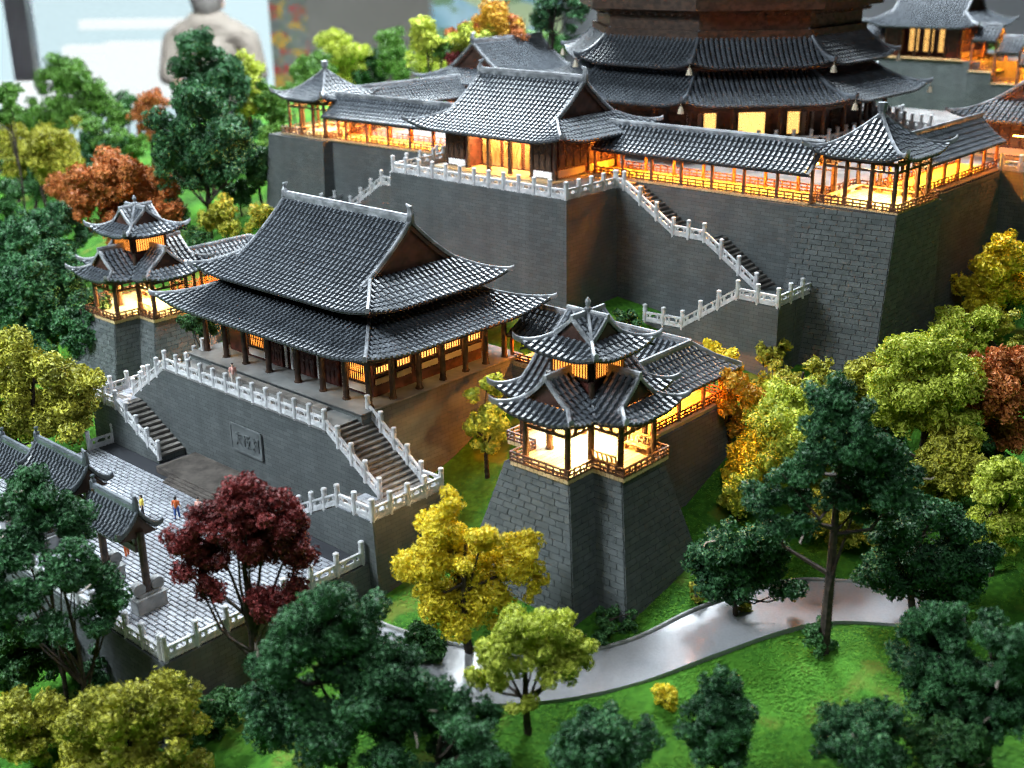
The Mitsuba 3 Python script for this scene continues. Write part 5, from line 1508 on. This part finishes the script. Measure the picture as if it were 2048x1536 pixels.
tree('deep_green', 400, 650, 75, 80, 'dark green bush at the left end of the hall', name='bush', up=.55, px=-28.5)
tree('dark_green', 165, 655, 130, 150, 'dark green tree close to the left tower base on its left', up=.7)
tree('deep_green', 195, 720, 90, 70, 'low green tree on the bank behind the left stair landing', up=.5)
tree('dark_green', 1755, 860, 120, 130, 'dark green tree between the tall pine and the big yellow green tree', up=.7)
tree('olive', 1540, 700, 90, 60, 'small olive tree at the foot of the lower stair wall', up=.9)
tree('mid_green', 120, 150, 90, 90, 'light green tree top standing before the bright window', up=1.5)
tree('mid_green', 590, 190, 60, 70, 'light green tree just left of the far left pavilion roof', up=1.1)
tree('lime', 660, 165, 70, 60, 'small lime tree behind the far left pavilion roof', up=.8)
tree('olive', 120, 250, 110, 80, 'olive tree in the middle of the left hillside wood', up=.85)
for kind, x, y, w, h, lab in (('deep_green', 60, 350, 110, 90, 'deep green tree below the olive tree of the left wood'), ('dark_green', 180, 340, 120, 90, 'dark green tree just above the big rust orange tree'), ('mid_green', 255, 300, 90, 70, 'leafy green tree right above the big rust orange tree'),
                              ('deep_green', 340, 360, 90, 80, 'dark green tree between the rust orange tree and the bare trunk'), ('dark_green', 470, 260, 90, 110, 'dark green tree right of the big blue green tree'), ('mid_green', 545, 285, 80, 90, 'leafy green tree at the corner of the far left tower'),
                              ('deep_green', 480, 385, 70, 60, 'low dark green tree on the bank behind the hall ridge'), ('deep_green', 395, 480, 80, 70, 'low dark green tree above the left gallery roof'), ('dark_green', 60, 700, 130, 90, 'dark green tree on the bank under the left tower'),
                              ('deep_green', 20, 565, 90, 100, 'deep green tree cut by the left edge below the rust trees'), ('mid_green', 10, 200, 80, 90, 'green tree cut by the left edge just below the window'), ('deep_green', 250, 215, 60, 70, 'dark green tree left of the slim orange tree')):
    tree(kind, x, y, w, h, lab, up=.7)
tree('lime', 1545, 800, 130, 110, 'yellow green tree beside the golden tree at the end of the tower gallery', up=.7)
tree('olive', 1735, 765, 110, 110, 'olive tree at the foot of the bastion left of the big yellow green tree', up=.7)
tree('lime', 1640, 905, 140, 130, 'yellow green tree close behind the left side of the tall pine', up=.65)
tree('yellow', 1500, 915, 110, 110, 'yellow tree on the slope right of the tower wall', up=.6)
tree('lime', 1930, 660, 130, 120, 'yellow green tree between the bright yellow and the big yellow green tree at right', up=.7)
# left hillside
tree('olive', 80, 770, 220, 230, 'large olive yellow tree at the left edge above the ornamental gate', up=.72, clumps=[(-40, -75, 55), (-70, -10, 60), (10, -20, 60), (60, 20, 58), (-30, 60, 66), (40, 75, 54), (-80, 90, 55), (95, -5, 36)])
tree('orange', 240, 390, 220, 170, 'big rust orange tree behind the left tower', up=.80, clumps=[(0, -50, 56), (55, -25, 54), (-50, -20, 48), (90, 10, 36), (0, 20, 58), (60, 45, 52), (-60, 40, 48), (10, 70, 44)])
tree('orange', 130, 395, 95, 85, 'smaller rust orange tree left of the big one behind the left tower', up=.8)
tree('dark_green', 95, 590, 200, 200, 'dark green tree left of the left tower', up=.72)
tree('dark_green', 110, 475, 160, 130, 'dark green tree above left of the left tower', up=.75)
tree('dark_green', 30, 500, 130, 180, 'dark green tree at the left edge beside the rust trees', up=.7)
tree('deep_green', 30, 640, 110, 120, 'dim dark green tree at the left edge halfway down', up=.6)
tree('dark_green', 400, 285, 210, 200, 'big blue green tree with a bare trunk behind the hall ridge', up=.92, clumps=[(0, -70, 54), (-50, -20, 52), (50, -15, 54), (0, 15, 60), (-60, 40, 46), (70, 45, 50), (20, 60, 46), (-20, 80, 36), (85, 10, 36)])
tree('dark_green', 405, 145, 160, 150, 'tall dark green tree rising before the visitor', up=1.5, clumps=[(0, -45, 46), (-45, 5, 44), (40, 0, 48), (0, 30, 48), (50, 50, 42), (-30, 60, 40), (60, 30, 36)])
tree('lime', 492, 175, 80, 140, 'lime green tree right of the tall dark tree', up=1.2)
tree('mid_green', 545, 215, 80, 120, 'green tree left of the far left pavilion', up=1.0)
tree('deep_green', 520, 330, 90, 110, 'dark green tree at the foot of the far left tower', up=.75)
tree('yellow', 530, 293, 26, 40, 'tiny bright yellow tree left of the far left tower', up=.9)
tree('olive', 85, 310, 150, 140, 'olive tree in the left hillside wood', up=.85)
tree('mid_green', 165, 190, 160, 120, 'green tree with gaps standing against the window', up=1.25, clumps=[(-10, -40, 36), (-50, 10, 36), (45, 15, 36), (-10, 25, 30), (20, -20, 32), (60, 45, 34), (-60, 45, 32)])
tree('mid_green', 215, 265, 140, 100, 'green tree below the one against the window', up=.95)
tree('orange', 295, 225, 84, 100, 'slim orange tree left of the big blue green tree', up=1.0, form='column')
tree('mid_green', 50, 235, 120, 80, 'green tree at the left edge below the window', up=1.0)
tree('deep_green', 200, 300, 120, 90, 'deep green tree between olive tree and blue green tree', up=.8)
tree('olive', 20, 290, 80, 120, 'olive tree cut by the left edge', up=.9)
tree('deep_green', 15, 400, 70, 110, 'deep green tree cut by the left edge above the dark trees', up=.75)
tree('olive', 445, 438, 85, 85, 'olive tree under the big blue green tree', up=.7)
tree('olive', 522, 437, 62, 70, 'small olive tree on the green bank left of the upper terrace', up=.65)
tree('deep_green', 345, 425, 80, 90, 'deep green tree right of the rust orange tree', up=.75)
# behind the platform
for kind, x, y, w, h, lab in (('lime', 685, 115, 90, 90, 'pale lime tree behind the far left pavilion'), ('mid_green', 622, 150, 80, 80, 'green tree left of the pale lime tree'), ('deep_green', 755, 135, 60, 70, 'dark green tree right of the pale lime tree'),
                              ('mid_green', 800, 110, 66, 90, 'mid green tree behind the back gallery'), ('lime', 850, 75, 60, 80, 'lime tree topping the row behind the back gallery'), ('lime', 862, 135, 70, 90, 'pale lime tree before the row behind the back gallery'),
                              ('deep_green', 725, 165, 80, 50, 'low dark green tree behind the roof of the back gallery'), ('lime', 945, 90, 84, 70, 'lime tree left of the golden tree at the back'), ('gold', 985, 52, 74, 80, 'golden yellow tree at the back'),
                              ('orange', 1030, 65, 44, 60, 'orange tree right of the golden tree at the back'), ('orange', 925, 62, 50, 40, 'orange tree left of the golden tree at the back'), ('red', 925, 126, 66, 34, 'low dark red tree behind the pale roofed gatehouse'),
                              ('dark_green', 1115, 25, 90, 110, 'dark green tree beside the pagoda at the top edge'), ('mid_green', 1075, 95, 80, 70, 'green tree behind the pale roofed gatehouse'), ('deep_green', 1110, 110, 60, 60, 'dark green tree close left of the pagoda roofs'),
                              ('mid_green', 1960, 110, 80, 90, 'green tree seen through the stepped gallery'), ('mid_green', 885, 95, 40, 40, 'small mid green tree in the back row')):
    tree(kind, x, y, w * 1.3, h * 1.3, lab, up=.95, fl=5.6)

# short flocked turf in the near lawn: nobody could count it
m = MB(); rg = np.random.default_rng(3)
n = 60000
px_ = np.c_[rg.uniform(2, 34, n), rg.uniform(2, 46, n)]
gzz = ground(px_[:, 0], px_[:, 1])
from shapely.geometry import Polygon as SPoly
from shapely import contains_xy
road = SPoly(np.r_[g_road_n, g_road_f[::-1]]).buffer(.12)
keep = ~contains_xy(road, px_[:, 0], px_[:, 1])
px_, gzz = px_[keep], gzz[keep]
n = len(px_)
p = np.c_[px_, gzz + .02]
th = rg.uniform(0, 6.28, n); r_ = rg.uniform(.05, .12, n)
a = np.c_[np.cos(th) * r_, np.sin(th) * r_, rg.uniform(-.02, .03, n)]; u = np.c_[-np.sin(th) * r_ * 1.5, np.cos(th) * r_ * 1.5, rg.uniform(.0, .07, n)]
k4 = np.stack([p - a, p + a, p + u], 1)
emit('grass', (k4.reshape(-1, 3), np.arange(3 * n).reshape(-1, 3)), 'turf_flake')
labels['grass'] = {'label': 'short flocked turf tufts on the lawn at lower right', 'category': 'grass', 'kind': 'stuff'}
